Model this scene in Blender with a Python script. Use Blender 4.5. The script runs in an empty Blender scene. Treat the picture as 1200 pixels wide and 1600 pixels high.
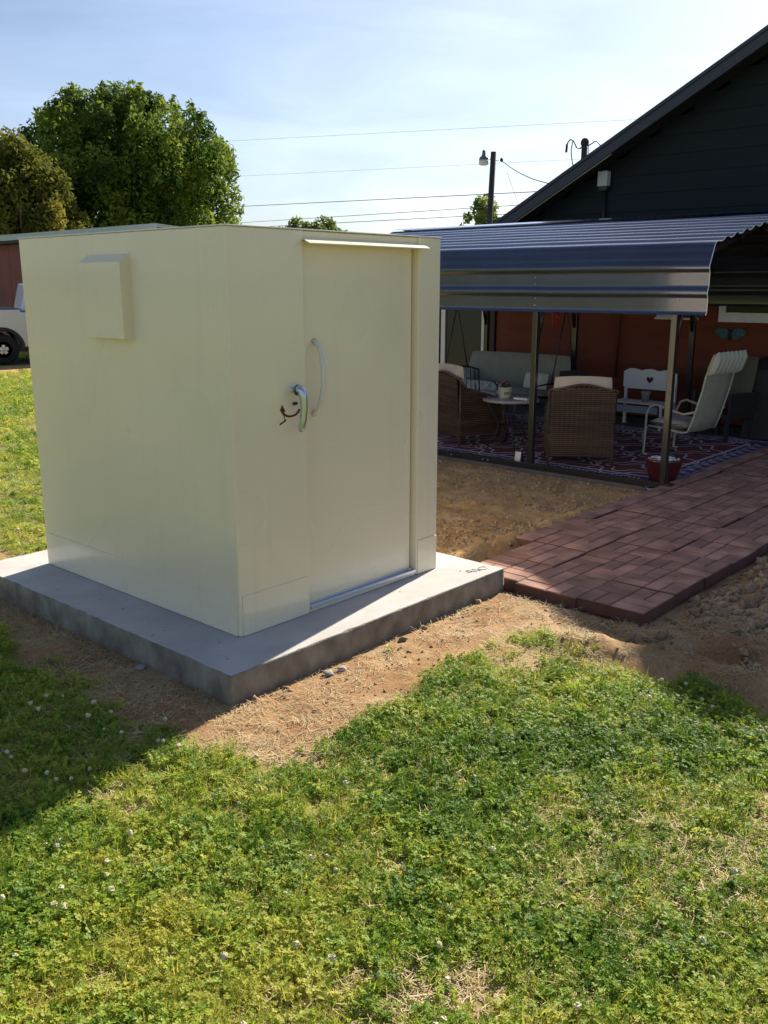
import bpy, math, random
import numpy as np
from mathutils import Vector, Matrix, noise as mnoise
R = math.radians
random.seed(7); rng = np.random.default_rng(7)
S = bpy.context.scene
COL = S.collection

# ------------------------------------------------------------------ camera
cam_d = bpy.data.cameras.new('camera'); cam = bpy.data.objects.new('camera', cam_d); COL.objects.link(cam)
FW = Vector((0.72457, 0.64558079, -0.24129601)); RT = Vector((0.665344958, -0.746535834, 0.000579383)); UP = Vector((0.17976208, 0.16096489, 0.97045139))
CAM = Vector((-2.88801, -3.59372, 1.96181))
M = Matrix((RT, UP, -FW)).transposed().to_4x4(); M.translation = CAM
cam.matrix_world = M
cam_d.sensor_width = 36; cam_d.lens = 36 * 1423.6 / 1600; cam_d.clip_start = .05; cam_d.clip_end = 3000
S.camera = cam

# ------------------------------------------------------------------ sky, sun, exposure
SUN_EL = R(34.2); SUN_H = (0.982, 0.19)
world = bpy.data.worlds.new('World'); S.world = world; world.use_nodes = True
wn = world.node_tree.nodes; wl = world.node_tree.links; wn.clear()
out = wn.new('ShaderNodeOutputWorld'); bg = wn.new('ShaderNodeBackground'); sky = wn.new('ShaderNodeTexSky')
sky.sky_type = 'NISHITA'; sky.sun_disc = False; sky.sun_elevation = SUN_EL; sky.sun_rotation = math.atan2(SUN_H[0], SUN_H[1])
sky.air_density = 1.0; sky.dust_density = 1.0; sky.ozone_density = 1.4; sky.altitude = 100
tc = wn.new('ShaderNodeTexCoord'); mp = wn.new('ShaderNodeMapping'); mp.inputs['Scale'].default_value = (1.0, 1.3, 5.5); mp.inputs['Rotation'].default_value = (.10, .06, .5)
nz = wn.new('ShaderNodeTexNoise'); nz.inputs['Scale'].default_value = 2.1; nz.inputs['Detail'].default_value = 7; nz.inputs['Roughness'].default_value = .52; nz.inputs['Distortion'].default_value = .6
cr = wn.new('ShaderNodeValToRGB'); cr.color_ramp.elements[0].position = .40; cr.color_ramp.elements[0].color = (.22, .22, .22, 1); cr.color_ramp.elements[1].position = .72; cr.color_ramp.elements[1].color = (.72, .72, .72, 1)
mx = wn.new('ShaderNodeMixRGB'); hv = wn.new('ShaderNodeHueSaturation'); hv.inputs['Saturation'].default_value = .62; hv.inputs['Value'].default_value = 1.6; wl.new(sky.outputs['Color'], hv.inputs['Color']); wl.new(hv.outputs['Color'], mx.inputs['Color2'])
wl.new(tc.outputs['Generated'], mp.inputs['Vector']); wl.new(mp.outputs['Vector'], nz.inputs['Vector']); wl.new(nz.outputs['Fac'], cr.inputs['Fac'])
wl.new(cr.outputs['Color'], mx.inputs['Fac']); wl.new(sky.outputs['Color'], mx.inputs['Color1'])
tint = wn.new('ShaderNodeMixRGB'); tint.blend_type = 'MULTIPLY'; tint.inputs[0].default_value = 1; tint.inputs['Color2'].default_value = (.93, .985, 1.12, 1); wl.new(mx.outputs['Color'], tint.inputs['Color1'])
wl.new(tint.outputs['Color'], bg.inputs['Color']); wl.new(bg.outputs['Background'], out.inputs['Surface'])
bg.inputs['Strength'].default_value = 0.053
sun_d = bpy.data.lights.new('sun', 'SUN'); sun_d.energy = 5.0; sun_d.angle = R(.53); sun_d.color = (1, .93, .80)
sun = bpy.data.objects.new('sun', sun_d); COL.objects.link(sun)
sv = Vector((SUN_H[0] * math.cos(SUN_EL), SUN_H[1] * math.cos(SUN_EL), math.sin(SUN_EL)))
sun.rotation_euler = sv.to_track_quat('Z', 'Y').to_euler(); sun.location = (30, 6, 30)
S.view_settings.view_transform = 'Standard'; S.view_settings.look = 'None'; S.view_settings.gamma = 1
S.view_settings.exposure = 0.86

# ------------------------------------------------------------------ materials
def mat(name, col, rough=.6, metal=0, var=0.0, vscale=8, bump=0.0, bscale=60, coat=0, col2=None, spec=.5, world_co=False, detail=4, stretch=None, transl=0, rvar=0, bdist=.01):
    m = bpy.data.materials.new(name); m.use_nodes = True; n = m.node_tree.nodes; l = m.node_tree.links
    b = n['Principled BSDF']; b.inputs['Base Color'].default_value = (*col, 1); b.inputs['Roughness'].default_value = rough
    b.inputs['Metallic'].default_value = metal; b.inputs['Specular IOR Level'].default_value = spec; b.inputs['Coat Weight'].default_value = coat
    if coat: b.inputs['Coat Roughness'].default_value = .08
    if world_co: src = n.new('ShaderNodeNewGeometry').outputs['Position']
    else: src = n.new('ShaderNodeTexCoord').outputs['Object']
    if stretch:
        mpn = n.new('ShaderNodeMapping'); mpn.inputs['Scale'].default_value = stretch; l.new(src, mpn.inputs['Vector']); src = mpn.outputs['Vector']
    if var or col2:
        t = n.new('ShaderNodeTexNoise'); t.inputs['Scale'].default_value = vscale; t.inputs['Detail'].default_value = detail; l.new(src, t.inputs['Vector'])
        r = n.new('ShaderNodeValToRGB'); r.color_ramp.elements[0].position = .32; r.color_ramp.elements[1].position = .68
        c2 = col2 if col2 else tuple(c * (1 - var) for c in col); c1 = col if col2 else tuple(min(1, c * (1 + var)) for c in col)
        r.color_ramp.elements[0].color = (*c2, 1); r.color_ramp.elements[1].color = (*c1, 1)
        l.new(t.outputs['Fac'], r.inputs['Fac'])
        if rvar:
            oi = n.new('ShaderNodeObjectInfo'); h = n.new('ShaderNodeHueSaturation'); ma = n.new('ShaderNodeMapRange')
            ma.inputs['To Min'].default_value = 1 - rvar; ma.inputs['To Max'].default_value = 1 + rvar
            l.new(oi.outputs['Random'], ma.inputs['Value']); l.new(ma.outputs['Result'], h.inputs['Value']); l.new(r.outputs['Color'], h.inputs['Color']); l.new(h.outputs['Color'], b.inputs['Base Color'])
        else: l.new(r.outputs['Color'], b.inputs['Base Color'])
    if bump:
        t2 = n.new('ShaderNodeTexNoise'); t2.inputs['Scale'].default_value = bscale; t2.inputs['Detail'].default_value = 5; l.new(src, t2.inputs['Vector'])
        bp = n.new('ShaderNodeBump'); bp.inputs['Strength'].default_value = bump; bp.inputs['Distance'].default_value = bdist; l.new(t2.outputs['Fac'], bp.inputs['Height']); l.new(bp.outputs['Normal'], b.inputs['Normal'])
    return m

def leaf_mat(name, ca, cb, cc, transl=.35, rough=.45, pscale=1.6, fine=30, tcol=None, lushc=None):
    """two-scale world-position colour variation + random per instance; diffuse and translucent"""
    m = bpy.data.materials.new(name); m.use_nodes = True; n = m.node_tree.nodes; l = m.node_tree.links
    b = n['Principled BSDF']; b.inputs['Roughness'].default_value = rough; b.inputs['Specular IOR Level'].default_value = .22
    g = n.new('ShaderNodeNewGeometry'); t = n.new('ShaderNodeTexNoise'); t.inputs['Scale'].default_value = pscale; t.inputs['Detail'].default_value = 3; l.new(g.outputs['Position'], t.inputs['Vector'])
    t2 = n.new('ShaderNodeTexNoise'); t2.inputs['Scale'].default_value = fine; t2.inputs['Detail'].default_value = 1; l.new(g.outputs['Position'], t2.inputs['Vector'])
    oi = n.new('ShaderNodeObjectInfo')
    a = n.new('ShaderNodeMath'); a.operation = 'MULTIPLY_ADD'; a.inputs[1].default_value = .35; l.new(oi.outputs['Random'], a.inputs[0]); 
    s2 = n.new('ShaderNodeMath'); s2.operation = 'MULTIPLY_ADD'; s2.inputs[1].default_value = .5; s2.inputs[2].default_value = -.43; l.new(t2.outputs['Fac'], s2.inputs[0]); l.new(s2.outputs[0], a.inputs[2])
    ad = n.new('ShaderNodeMath'); ad.operation = 'ADD'; l.new(a.outputs[0], ad.inputs[0]); l.new(t.outputs['Fac'], ad.inputs[1])
    if lushc:
        vd = n.new('ShaderNodeVectorMath'); vd.operation = 'DISTANCE'; vd.inputs[1].default_value = (*lushc, 0); l.new(g.outputs['Position'], vd.inputs[0]); mr = n.new('ShaderNodeMapRange'); mr.inputs['From Max'].default_value = 1.5; mr.inputs['To Min'].default_value = -.20; mr.inputs['To Max'].default_value = .06; l.new(vd.outputs['Value'], mr.inputs['Value'])
        a4 = n.new('ShaderNodeMath'); l.new(ad.outputs[0], a4.inputs[0]); l.new(mr.outputs['Result'], a4.inputs[1]); ad = a4
    r = n.new('ShaderNodeValToRGB'); e = r.color_ramp.elements; e[0].position = .28; e[0].color = (*ca, 1); e[1].position = .72; e[1].color = (*cc, 1); q = e.new(.5); q.color = (*cb, 1)
    l.new(ad.outputs[0], r.inputs['Fac']); l.new(r.outputs['Color'], b.inputs['Base Color'])
    tr = n.new('ShaderNodeBsdfTranslucent'); hs = n.new('ShaderNodeHueSaturation'); hs.inputs['Value'].default_value = 1.5; hs.inputs['Hue'].default_value = .485; l.new(r.outputs['Color'], hs.inputs['Color']); l.new(hs.outputs['Color'], tr.inputs['Color'])
    ms = n.new('ShaderNodeMixShader'); ms.inputs[0].default_value = transl; l.new(b.outputs[0], ms.inputs[1]); l.new(tr.outputs[0], ms.inputs[2])
    l.new(ms.outputs[0], n['Material Output'].inputs['Surface'])
    return m

def cream():
    m = mat('cream_enamel', (.90, .79, .585), rough=.30, var=.035, vscale=1.1, coat=.45); n = m.node_tree.nodes; l = m.node_tree.links; b = n['Principled BSDF']
    tcx = n.new('ShaderNodeTexCoord').outputs['Object']; pos = n.new('ShaderNodeNewGeometry').outputs['Position']
    a = n.new('ShaderNodeTexNoise'); a.inputs['Scale'].default_value = 1.9; a.inputs['Detail'].default_value = 0; l.new(pos, a.inputs['Vector'])
    c = n.new('ShaderNodeTexNoise'); c.inputs['Scale'].default_value = 140; c.inputs['Detail'].default_value = 3; l.new(pos, c.inputs['Vector'])
    b1 = n.new('ShaderNodeBump'); b1.inputs['Strength'].default_value = .16; b1.inputs['Distance'].default_value = .012; l.new(a.outputs['Fac'], b1.inputs['Height'])
    b2 = n.new('ShaderNodeBump'); b2.inputs['Strength'].default_value = .12; b2.inputs['Distance'].default_value = .0015; l.new(c.outputs['Fac'], b2.inputs['Height']); l.new(b1.outputs['Normal'], b2.inputs['Normal']); l.new(b2.outputs['Normal'], b.inputs['Normal']); l.new(b1.outputs['Normal'], b.inputs['Coat Normal'])
    # faint dust and splash marks low on the walls, streaks running down
    sx = n.new('ShaderNodeSeparateXYZ'); l.new(pos, sx.inputs[0]); mr = n.new('ShaderNodeMapRange'); mr.inputs['From Min'].default_value = .14; mr.inputs['From Max'].default_value = .42; mr.inputs['To Min'].default_value = 1; mr.inputs['To Max'].default_value = 0; l.new(sx.outputs['Z'], mr.inputs['Value'])
    d = n.new('ShaderNodeTexNoise'); d.inputs['Scale'].default_value = 38; d.inputs['Detail'].default_value = 8; d.inputs['Roughness'].default_value = .75; l.new(pos, d.inputs['Vector'])
    r = n.new('ShaderNodeValToRGB'); r.color_ramp.elements[0].position = .56; r.color_ramp.elements[0].color = (0, 0, 0, 1); r.color_ramp.elements[1].position = .72; r.color_ramp.elements[1].color = (.55, .55, .55, 1); l.new(d.outputs['Fac'], r.inputs['Fac'])
    mu = n.new('ShaderNodeMath'); mu.operation = 'MULTIPLY'; l.new(r.outputs['Color'], mu.inputs[0]); l.new(mr.outputs['Result'], mu.inputs[1])
    mp_ = n.new('ShaderNodeMapping'); mp_.inputs['Scale'].default_value = (9, 9, .5); l.new(pos, mp_.inputs['Vector']); st = n.new('ShaderNodeTexNoise'); st.inputs['Scale'].default_value = 1.6; st.inputs['Detail'].default_value = 5; l.new(mp_.outputs['Vector'], st.inputs['Vector'])
    r2 = n.new('ShaderNodeValToRGB'); r2.color_ramp.elements[0].position = .55; r2.color_ramp.elements[0].color = (0, 0, 0, 1); r2.color_ramp.elements[1].position = .8; r2.color_ramp.elements[1].color = (.09, .09, .09, 1); l.new(st.outputs['Fac'], r2.inputs['Fac'])
    ad = n.new('ShaderNodeMath'); ad.operation = 'ADD'; l.new(mu.outputs[0], ad.inputs[0]); l.new(r2.outputs['Color'], ad.inputs[1])
    mx_ = n.new('ShaderNodeMixRGB'); mx_.inputs['Color2'].default_value = (.46, .38, .26, 1); lk = b.inputs['Base Color'].links[0].from_socket; l.new(lk, mx_.inputs['Color1']); l.new(ad.outputs[0], mx_.inputs['Fac']); l.new(mx_.outputs[0], b.inputs['Base Color'])
    rr = n.new('ShaderNodeMapRange'); rr.inputs['To Min'].default_value = .24; rr.inputs['To Max'].default_value = .33; l.new(a.outputs['Fac'], rr.inputs['Value']); l.new(rr.outputs['Result'], b.inputs['Roughness'])
    return m
CREAM = cream()
CREAM_W = mat('white_enamel', (.74, .73, .66), rough=.25, coat=.4)
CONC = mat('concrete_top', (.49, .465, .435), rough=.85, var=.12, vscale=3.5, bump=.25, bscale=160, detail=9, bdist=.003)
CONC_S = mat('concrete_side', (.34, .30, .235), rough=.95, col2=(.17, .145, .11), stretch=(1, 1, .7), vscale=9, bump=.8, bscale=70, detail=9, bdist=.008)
STEEL = mat('bright_steel', (.72, .76, .84), rough=.30, metal=1, bump=.1, bscale=90)
CHROME = mat('chrome', (.55, .62, .72), rough=.33, metal=1)
BLACK = mat('black_metal', (.02, .02, .022), rough=.45)
POSTM = mat('dark_post_metal', (.018, .015, .015), rough=.30, metal=.0, coat=.5)
REDM = mat('dark_red_print', (.16, .012, .012), rough=.5)
ROOFM = mat('blue_grey_roof_steel', (.05, .057, .095), rough=.20, metal=.55, var=.12, vscale=3, coat=1, bump=.12, bscale=9, bdist=.01)
EDGE = mat('bare_steel_edge', (.75, .75, .73), rough=.35, metal=.4)
SCREW = mat('screw_zinc', (.8, .8, .78), rough=.3, metal=.6)
BSIDE = mat('black_siding_paint', (.006, .011, .015), rough=.6, spec=.25, var=.15, vscale=6, bump=.3, bscale=30, stretch=(1, .08, 1))
OSIDE = mat('burnt_orange_siding_paint', (.17, .042, .019), rough=.7, spec=.3, var=.12, vscale=5, bump=.3, bscale=30, stretch=(1, .08, 1))
FASC = mat('navy_fascia_paint', (.035, .036, .055), rough=.5, var=.1)
SOFF = mat('dark_soffit_paint', (.02, .022, .026), rough=.7)
WHITE = mat('white_trim_paint', (.72, .72, .72), rough=.5, var=.04)
GLASSD = mat('dark_window_glass', (.012, .015, .016), rough=.12, spec=.25)
DOORG = mat('dark_storm_door', (.018, .02, .016), rough=.3)
PAVER = mat('red_brown_paver', (.46, .235, .165), rough=.9, col2=(.23, .12, .085), vscale=5, bump=.5, bscale=120, rvar=.24, detail=8, bdist=.004)
PAVER2 = mat('paver_base', (.13, .06, .045), rough=.9, var=.2, vscale=9, bump=.5, bscale=90, bdist=.005)
WICK = mat('brown_wicker', (.165, .09, .047), rough=.5, col2=(.055, .028, .014), vscale=2.2, stretch=(1, 1, 9))
WICKD = mat('dark_wicker_core', (.012, .008, .006), rough=.8)
CUSH = mat('cream_cushion_cloth', (.62, .50, .40), rough=.95, var=.06, bump=.4, bscale=150, bdist=.003)
GREYC = mat('grey_cushion_cloth', (.24, .24, .20), rough=.95, var=.08, bump=.4, bscale=150, bdist=.003)
GREYC2 = mat('patterned_grey_throw', (.50, .50, .48), rough=.95, col2=(.22, .23, .24), vscale=18)
BONE = mat('bone_white_tube', (.50, .48, .38), rough=.35)
SLING = mat('beige_sling_mesh', (.36, .34, .25), rough=.85, var=.08)
STRIPE = mat('striped_headrest', (.55, .54, .44), rough=.9)
GALV = mat('weathered_pole_wood', (.05, .042, .04), rough=.9, var=.3, vscale=4, bump=.5, bscale=20)
BARK = mat('bark', (.07, .05, .035), rough=.95, var=.3, bump=.8, bscale=12, bdist=.05)
REDW = mat('barn_red_panel', (.27, .085, .06), rough=.75, var=.12, vscale=1.5)
PALER = mat('pale_green_roof', (.50, .55, .50), rough=.5, var=.06)
TRUCK = mat('silver_truck_paint', (.55, .56, .64), rough=.25, metal=.35, coat=.6)
RUBBER = mat('tyre_rubber', (.012, .012, .013), rough=.85)
ALLOY = mat('alloy_wheel', (.6, .6, .62), rough=.3, metal=.7)
WIRE = mat('wire_black', (.03, .03, .035), rough=.7)
REDPOT = mat('red_glazed_pot', (.085, .012, .012), rough=.3, coat=.4)

# ------------------------------------------------------------------ mesh builder
ORG = {}
class MB:
    def __init__(s): s.v = []; s.f = []; s.sm = []; s.mi = []; s.cur = 0
    def add(s, vs, fs, smooth=False):
        o = len(s.v); s.v += [tuple(v) for v in vs]; s.f += [tuple(i + o for i in f) for f in fs]; s.sm += [smooth] * len(fs); s.mi += [s.cur] * len(fs); return s
    def box(s, a, b):
        (x0, y0, z0), (x1, y1, z1) = a, b
        if x0 > x1: x0, x1 = x1, x0
        if y0 > y1: y0, y1 = y1, y0
        if z0 > z1: z0, z1 = z1, z0
        v = [(x0, y0, z0), (x1, y0, z0), (x1, y1, z0), (x0, y1, z0), (x0, y0, z1), (x1, y0, z1), (x1, y1, z1), (x0, y1, z1)]
        return s.add(v, [(0, 3, 2, 1), (4, 5, 6, 7), (0, 1, 5, 4), (1, 2, 6, 5), (2, 3, 7, 6), (3, 0, 4, 7)])
    def prism(s, poly, axis, a, b):
        """poly: 2-D points; extruded along axis from a to b. axis x -> (y,z); y -> (x,z); z -> (x,y)"""
        def P(p, t): return {'x': (t, p[0], p[1]), 'y': (p[0], t, p[1]), 'z': (p[0], p[1], t)}[axis]
        n = len(poly); v = [P(p, a) for p in poly] + [P(p, b) for p in poly]
        f = [tuple(range(n))[::-1], tuple(range(n, 2 * n))] + [(i, (i + 1) % n, n + (i + 1) % n, n + i) for i in range(n)]
        return s.add(v, f)
    def tube(s, path, r, seg=8, cap=True):
        path = [Vector(p) for p in path]; n = len(path); rs = r if isinstance(r, (list, tuple)) else [r] * n
        vs = []; fs = []; prev = None
        for i, p in enumerate(path):
            t = (path[min(i + 1, n - 1)] - path[max(i - 1, 0)]).normalized()
            a = prev if prev is not None else (Vector((0, 0, 1)) if abs(t.z) < .9 else Vector((1, 0, 0)))
            u = (a - t * a.dot(t)).normalized(); prev = u; w = t.cross(u)
            for k in range(seg):
                an = 2 * math.pi * k / seg; vs.append(p + (u * math.cos(an) + w * math.sin(an)) * rs[i])
        for i in range(n - 1):
            for k in range(seg):
                fs.append((i * seg + k, i * seg + (k + 1) % seg, (i + 1) * seg + (k + 1) % seg, (i + 1) * seg + k))
        if cap: fs += [tuple(range(seg))[::-1], tuple(range((n - 1) * seg, n * seg))]
        return s.add(vs, fs, True)
    def lathe(s, prof, c=(0, 0, 0), seg=24, axis='z', ribs=0, ramp=0):
        vs = []; fs = []; n = len(prof)
        for (r, z) in prof:
            for k in range(seg):
                a = 2 * math.pi * k / seg; rr = r * (1 + ramp * abs(math.sin(ribs * a / 2))) if ribs else r
                p = (rr * math.cos(a), rr * math.sin(a), z)
                if axis == 'y': p = (p[0], p[2], p[1])
                if axis == 'x': p = (p[2], p[0], p[1])
                vs.append((c[0] + p[0], c[1] + p[1], c[2] + p[2]))
        for i in range(n - 1):
            for k in range(seg):
                q = (i * seg + k, i * seg + (k + 1) % seg, (i + 1) * seg + (k + 1) % seg, (i + 1) * seg + k); fs.append(q if axis != 'y' else q[::-1])
        fs += [tuple(range(seg))[::-1], tuple(range((n - 1) * seg, n * seg))]
        return s.add(vs, fs, True)
    def ball(s, c, r, sx=1, sy=1, sz=1, seg=14, rings=9):
        pr = []
        for i in range(1, rings): a = math.pi * i / rings; pr.append((r * math.sin(a), -r * math.cos(a)))
        o = len(s.v); s.lathe(pr, (0, 0, 0), seg)
        s.v[o:] = [(c[0] + x * sx, c[1] + y * sy, c[2] + z * sz) for (x, y, z) in s.v[o:]]; return s
    def pillow(s, c, u, v, w, hu, hv, t, n=8):
        """soft cushion: centre c, unit axes u v w, half sizes, thickness"""
        c = Vector(c); u = Vector(u).normalized(); v = Vector(v).normalized(); w = Vector(w).normalized(); vs = []; fs = []
        for side in (1, -1):
            for i in range(n + 1):
                for j in range(n + 1):
                    a = -1 + 2 * i / n; b = -1 + 2 * j / n
                    k = (max(0, 1 - abs(a) ** 5) * max(0, 1 - abs(b) ** 5)) ** .45
                    pin = 1 - .05 * (abs(a) * abs(b)) ** 2
                    vs.append(c + u * a * hu * pin + v * b * hv * pin + w * side * (t * .5) * k)
        N = (n + 1) ** 2
        for i in range(n):
            for j in range(n):
                q = (i * (n + 1) + j, (i + 1) * (n + 1) + j, (i + 1) * (n + 1) + j + 1, i * (n + 1) + j + 1); fs.append(q); fs.append(tuple(k + N for k in q[::-1]))
        return s.add(vs, fs, True)
    def build(s, name, m, parent=None, bevel=0, local=False, kind=None, bseg=2):
        me = bpy.data.meshes.new(name); o3 = Vector((0, 0, 0))
        if parent is not None and not local: o3 = ORG.get(parent, o3)
        me.from_pydata([(v[0] - o3.x, v[1] - o3.y, v[2] - o3.z) for v in s.v], [], s.f)
        me.polygons.foreach_set('use_smooth', s.sm)
        ms = m if isinstance(m, (list, tuple)) else [m]
        for q in ms: me.materials.append(q)
        if len(ms) > 1: me.polygons.foreach_set('material_index', s.mi)
        me.update(); o = bpy.data.objects.new(name, me); COL.objects.link(o)
        if parent is not None: o.parent = parent; ORG[o] = o3
        if bevel:
            b = o.modifiers.new('bevel', 'BEVEL'); b.width = bevel; b.segments = bseg; b.limit_method = 'ANGLE'; b.angle_limit = R(40)
        if kind: o['kind'] = kind
        return o
def thing(name, label, cat, loc=(0, 0, 0), rz=0, group=None):
    o = bpy.data.objects.new(name, None); COL.objects.link(o); o.location = loc; o.rotation_euler = (0, 0, rz); o.empty_display_size = .1
    o['label'] = label; o['category'] = cat
    if group: o['group'] = group
    ORG[o] = Vector(loc); return o
def tag(o, label, cat, group=None):
    o['label'] = label; o['category'] = cat
    if group: o['group'] = group
    return o
def struct(o): o['kind'] = 'structure'; return o
def copy_part(src, parent, name=None):
    c = src.copy(); COL.objects.link(c); c.parent = parent; return c
def frame_to(o, loc, rz=0): o.location = loc; o.rotation_euler = (0, 0, rz)

# ------------------------------------------------------------------ noise helpers
def vnoise(x, y, seed=0):
    x = np.asarray(x, float); y = np.asarray(y, float); xi = np.floor(x).astype(np.int64); yi = np.floor(y).astype(np.int64); fx = x - xi; fy = y - yi
    def h(a, b):
        k = (a * 374761393 + b * 668265263 + seed * 974711) & 0xffffffff; k = ((k ^ (k >> 13)) * 1274126177) & 0xffffffff; return ((k ^ (k >> 16)) & 0xffff) / 65535.
    u = fx * fx * (3 - 2 * fx); v = fy * fy * (3 - 2 * fy)
    return (h(xi, yi) * (1 - u) + h(xi + 1, yi) * u) * (1 - v) + (h(xi, yi + 1) * (1 - u) + h(xi + 1, yi + 1) * u) * v
def fbm(x, y, o=4, seed=0):
    s = 0; a = .5; t = 0
    for i in range(o): s = s + a * vnoise(x * 2 ** i + 13.7 * i, y * 2 ** i - 7.1 * i, seed + i); t += a; a *= .5
    return s / t
def smooth(e0, e1, x): t = np.clip((x - e0) / (e1 - e0), 0, 1); return t * t * (3 - 2 * t)
def in_poly(px, py, poly):
    c = np.zeros(np.shape(px), bool); n = len(poly)
    for i in range(n):
        x0, y0 = poly[i]; x1, y1 = poly[(i + 1) % n]
        if y0 == y1: continue
        k = ((y0 > py) != (y1 > py)) & (px < (x1 - x0) * (py - y0) / (y1 - y0) + x0); c ^= k
    return c
def dist_poly(px, py, poly):
    d = np.full(np.shape(px), 1e9); n = len(poly)
    for i in range(n):
        x0, y0 = poly[i]; x1, y1 = poly[(i + 1) % n]; dx = x1 - x0; dy = y1 - y0; t = np.clip(((px - x0) * dx + (py - y0) * dy) / (dx * dx + dy * dy), 0, 1)
        d = np.minimum(d, np.hypot(px - x0 - t * dx, py - y0 - t * dy))
    return d
DIRT = [(-.45, 2.6), (-.66, 1.7), (-.74, .9), (-.80, -.15), (-.74, -.5), (-.66, -.67), (-.55, -.93), (-.46, -1.05), (-.25, -1.0), (-.09, -.95), (.27, -.95), (.70, -.85), (1.1, -.81), (1.31, -.84), (1.45, -.98), (1.30, -1.25),
        (1.22, -1.55), (1.20, -1.75), (1.27, -2.01), (1.20, -2.2), (1.2, -2.4), (1.25, -3.1), (1.5, -4.3), (3, -6), (11, -6), (16, -3), (16, 9), (5, 9), (3.2, 4.6), (2.4, 3.0), (.6, 2.8)]
def dirt_mask(x, y):
    x = np.asarray(x, float); y = np.asarray(y, float)
    d = dist_poly(x, y, DIRT) * np.where(in_poly(x, y, DIRT), 1, -1)
    d = d + (fbm(x * 3.1, y * 3.1, 4, 3) - .5) * .34
    m = smooth(-.07, .10, d)
    band = (x * .7246 + y * .6456)      # the bare verge before the driveway, along the truck
    t = (x - 7.7) * .35 + (y - 18.0) * .937; t = t + (fbm(x * .9, y * .9, 3, 9) - .5) * 1.0
    m2 = smooth(-1.6, -1.1, t) * smooth(2.2, 1.6, t)
    patch = smooth(.65, .73, fbm(x * 1.7 + 5, y * 1.7, 4, 21)) * .75
    return np.maximum(np.maximum(m, m2), patch * (np.hypot(x, y) < 9))
def height(x, y):
    x = np.asarray(x, float); y = np.asarray(y, float); m = dirt_mask(x, y)
    far = np.clip(1 - np.hypot(x - 2, y) / 14, 0, 1)
    h = (fbm(x * .8, y * .8, 3, 5) - .5) * .05 * far
    h = h + m * ((fbm(x * 5, y * 5, 4, 11) - .5) * .045 + (fbm(x * 22, y * 22, 3, 15) - .5) * .022) * far - m * .008
    # trench and lip right of the paver path
    h = h + (fbm(x * 7, y * 7, 4, 13) - .5) * .05 * smooth(1.9, 2.4, x) * smooth(.1, .4, y) * smooth(5.6, 5.0, x)
    tx = np.clip((x - 2.2) / (1.55 - 2.2), 0, 1)
    dd = (x - 1.66 - .12 * np.sin(y * 2.3)) + (fbm(x * 4, y * 4, 3, 31) - .5) * .16
    tr = np.exp(-(dd / .11) ** 2) * smooth(-1.25, -1.55, y) * smooth(-4.5, -3.5, y)
    lip = np.exp(-((dd + .24) / .13) ** 2) * smooth(-.9, -1.3, y) * smooth(-4.5, -3.5, y)
    h = h - .17 * tr + .085 * lip * (0.6 + .8 * fbm(x * 9, y * 9, 3, 41))
    pile = np.exp(-((x - 3.3) / .9) ** 2 - ((y + 1.95) / .35) ** 2)
    h = h + .10 * pile
    # keep clear of pad, paving, patio
    pad = smooth(.16, .0, np.maximum(np.maximum(-.35 - x, x - 1.96), np.maximum(-.35 - y, y - 2.34)))
    h = h * (1 - pad * .8) - pad * .012
    berm = .06 * np.exp(-((y - .27) / .09) ** 2) * smooth(1.9, 2.3, x) * smooth(5.5, 4.9, x) * (.5 + fbm(x * 6, y * 6, 3, 55))
    pth = smooth(.10, .0, np.maximum(np.maximum(1.98 - x, x - 9.5), np.maximum(-1.36 - y, y - .1)))
    h = h * (1 - pth) - .035 * pth
    pat = smooth(.25, .02, np.maximum(np.maximum(5.45 - x, x - 11), np.maximum(0.1 - y, y - 6)))
    h = h * (1 - pat) - .03 * pat
    return h + berm

# ------------------------------------------------------------------ ground sheet
def axis(lo, hi, step, ext, grow=1.22):
    a = list(np.arange(lo, hi + 1e-6, step)); s = step; v = hi
    while v < ext: s *= grow; v += s; a.append(v)
    s = step; v = lo; b = []
    while v > -ext: s *= grow; v -= s; b.append(v)
    return np.array(b[::-1] + a)
gx = axis(-2.6, 5.8, .022, 900); gy = axis(-3.6, 3.6, .022, 900)
GX, GY = np.meshgrid(gx, gy, indexing='ij'); GZ = height(GX, GY); DM = dirt_mask(GX, GY)
def grid_mesh(name, X, Y, Z):
    nx, ny = X.shape; me = bpy.data.meshes.new(name); co = np.stack([X, Y, Z], -1).reshape(-1, 3).astype(np.float32)
    me.vertices.add(len(co)); me.vertices.foreach_set('co', co.ravel())
    i = np.arange(nx - 1)[:, None]; j = np.arange(ny - 1)[None]; a = i * ny + j; q = np.stack([a, a + ny, a + ny + 1, a + 1], -1).reshape(-1, 4)
    me.loops.add(q.size); me.loops.foreach_set('vertex_index', q.ravel().astype(np.int32)); me.polygons.add(len(q))
    me.polygons.foreach_set('loop_start', np.arange(0, q.size, 4, dtype=np.int32)); me.polygons.foreach_set('loop_total', np.full(len(q), 4, np.int32)); me.polygons.foreach_set('use_smooth', np.ones(len(q), bool))
    me.update(calc_edges=True); return me
gm = grid_mesh('ground', GX, GY, GZ); at_ = gm.attributes.new('dirt', 'FLOAT', 'POINT'); at_.data.foreach_set('value', DM.ravel().astype(np.float32))
CL = smooth(1.2, 2.1, GX) * smooth(-.1, .25, GY) * smooth(6.2, 5.2, GX) * (.55 + .45 * smooth(.35, .55, fbm(GX * 1.4, GY * 1.4, 3, 44))); CL = np.maximum(CL, smooth(10, 13, np.hypot(GX, GY)))  # orange tint: near part paints warm bounce off the shelter, far part bare verge
at2 = gm.attributes.new('clay_and_bounce', 'FLOAT', 'POINT'); at2.data.foreach_set('value', CL.ravel().astype(np.float32))
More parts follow.
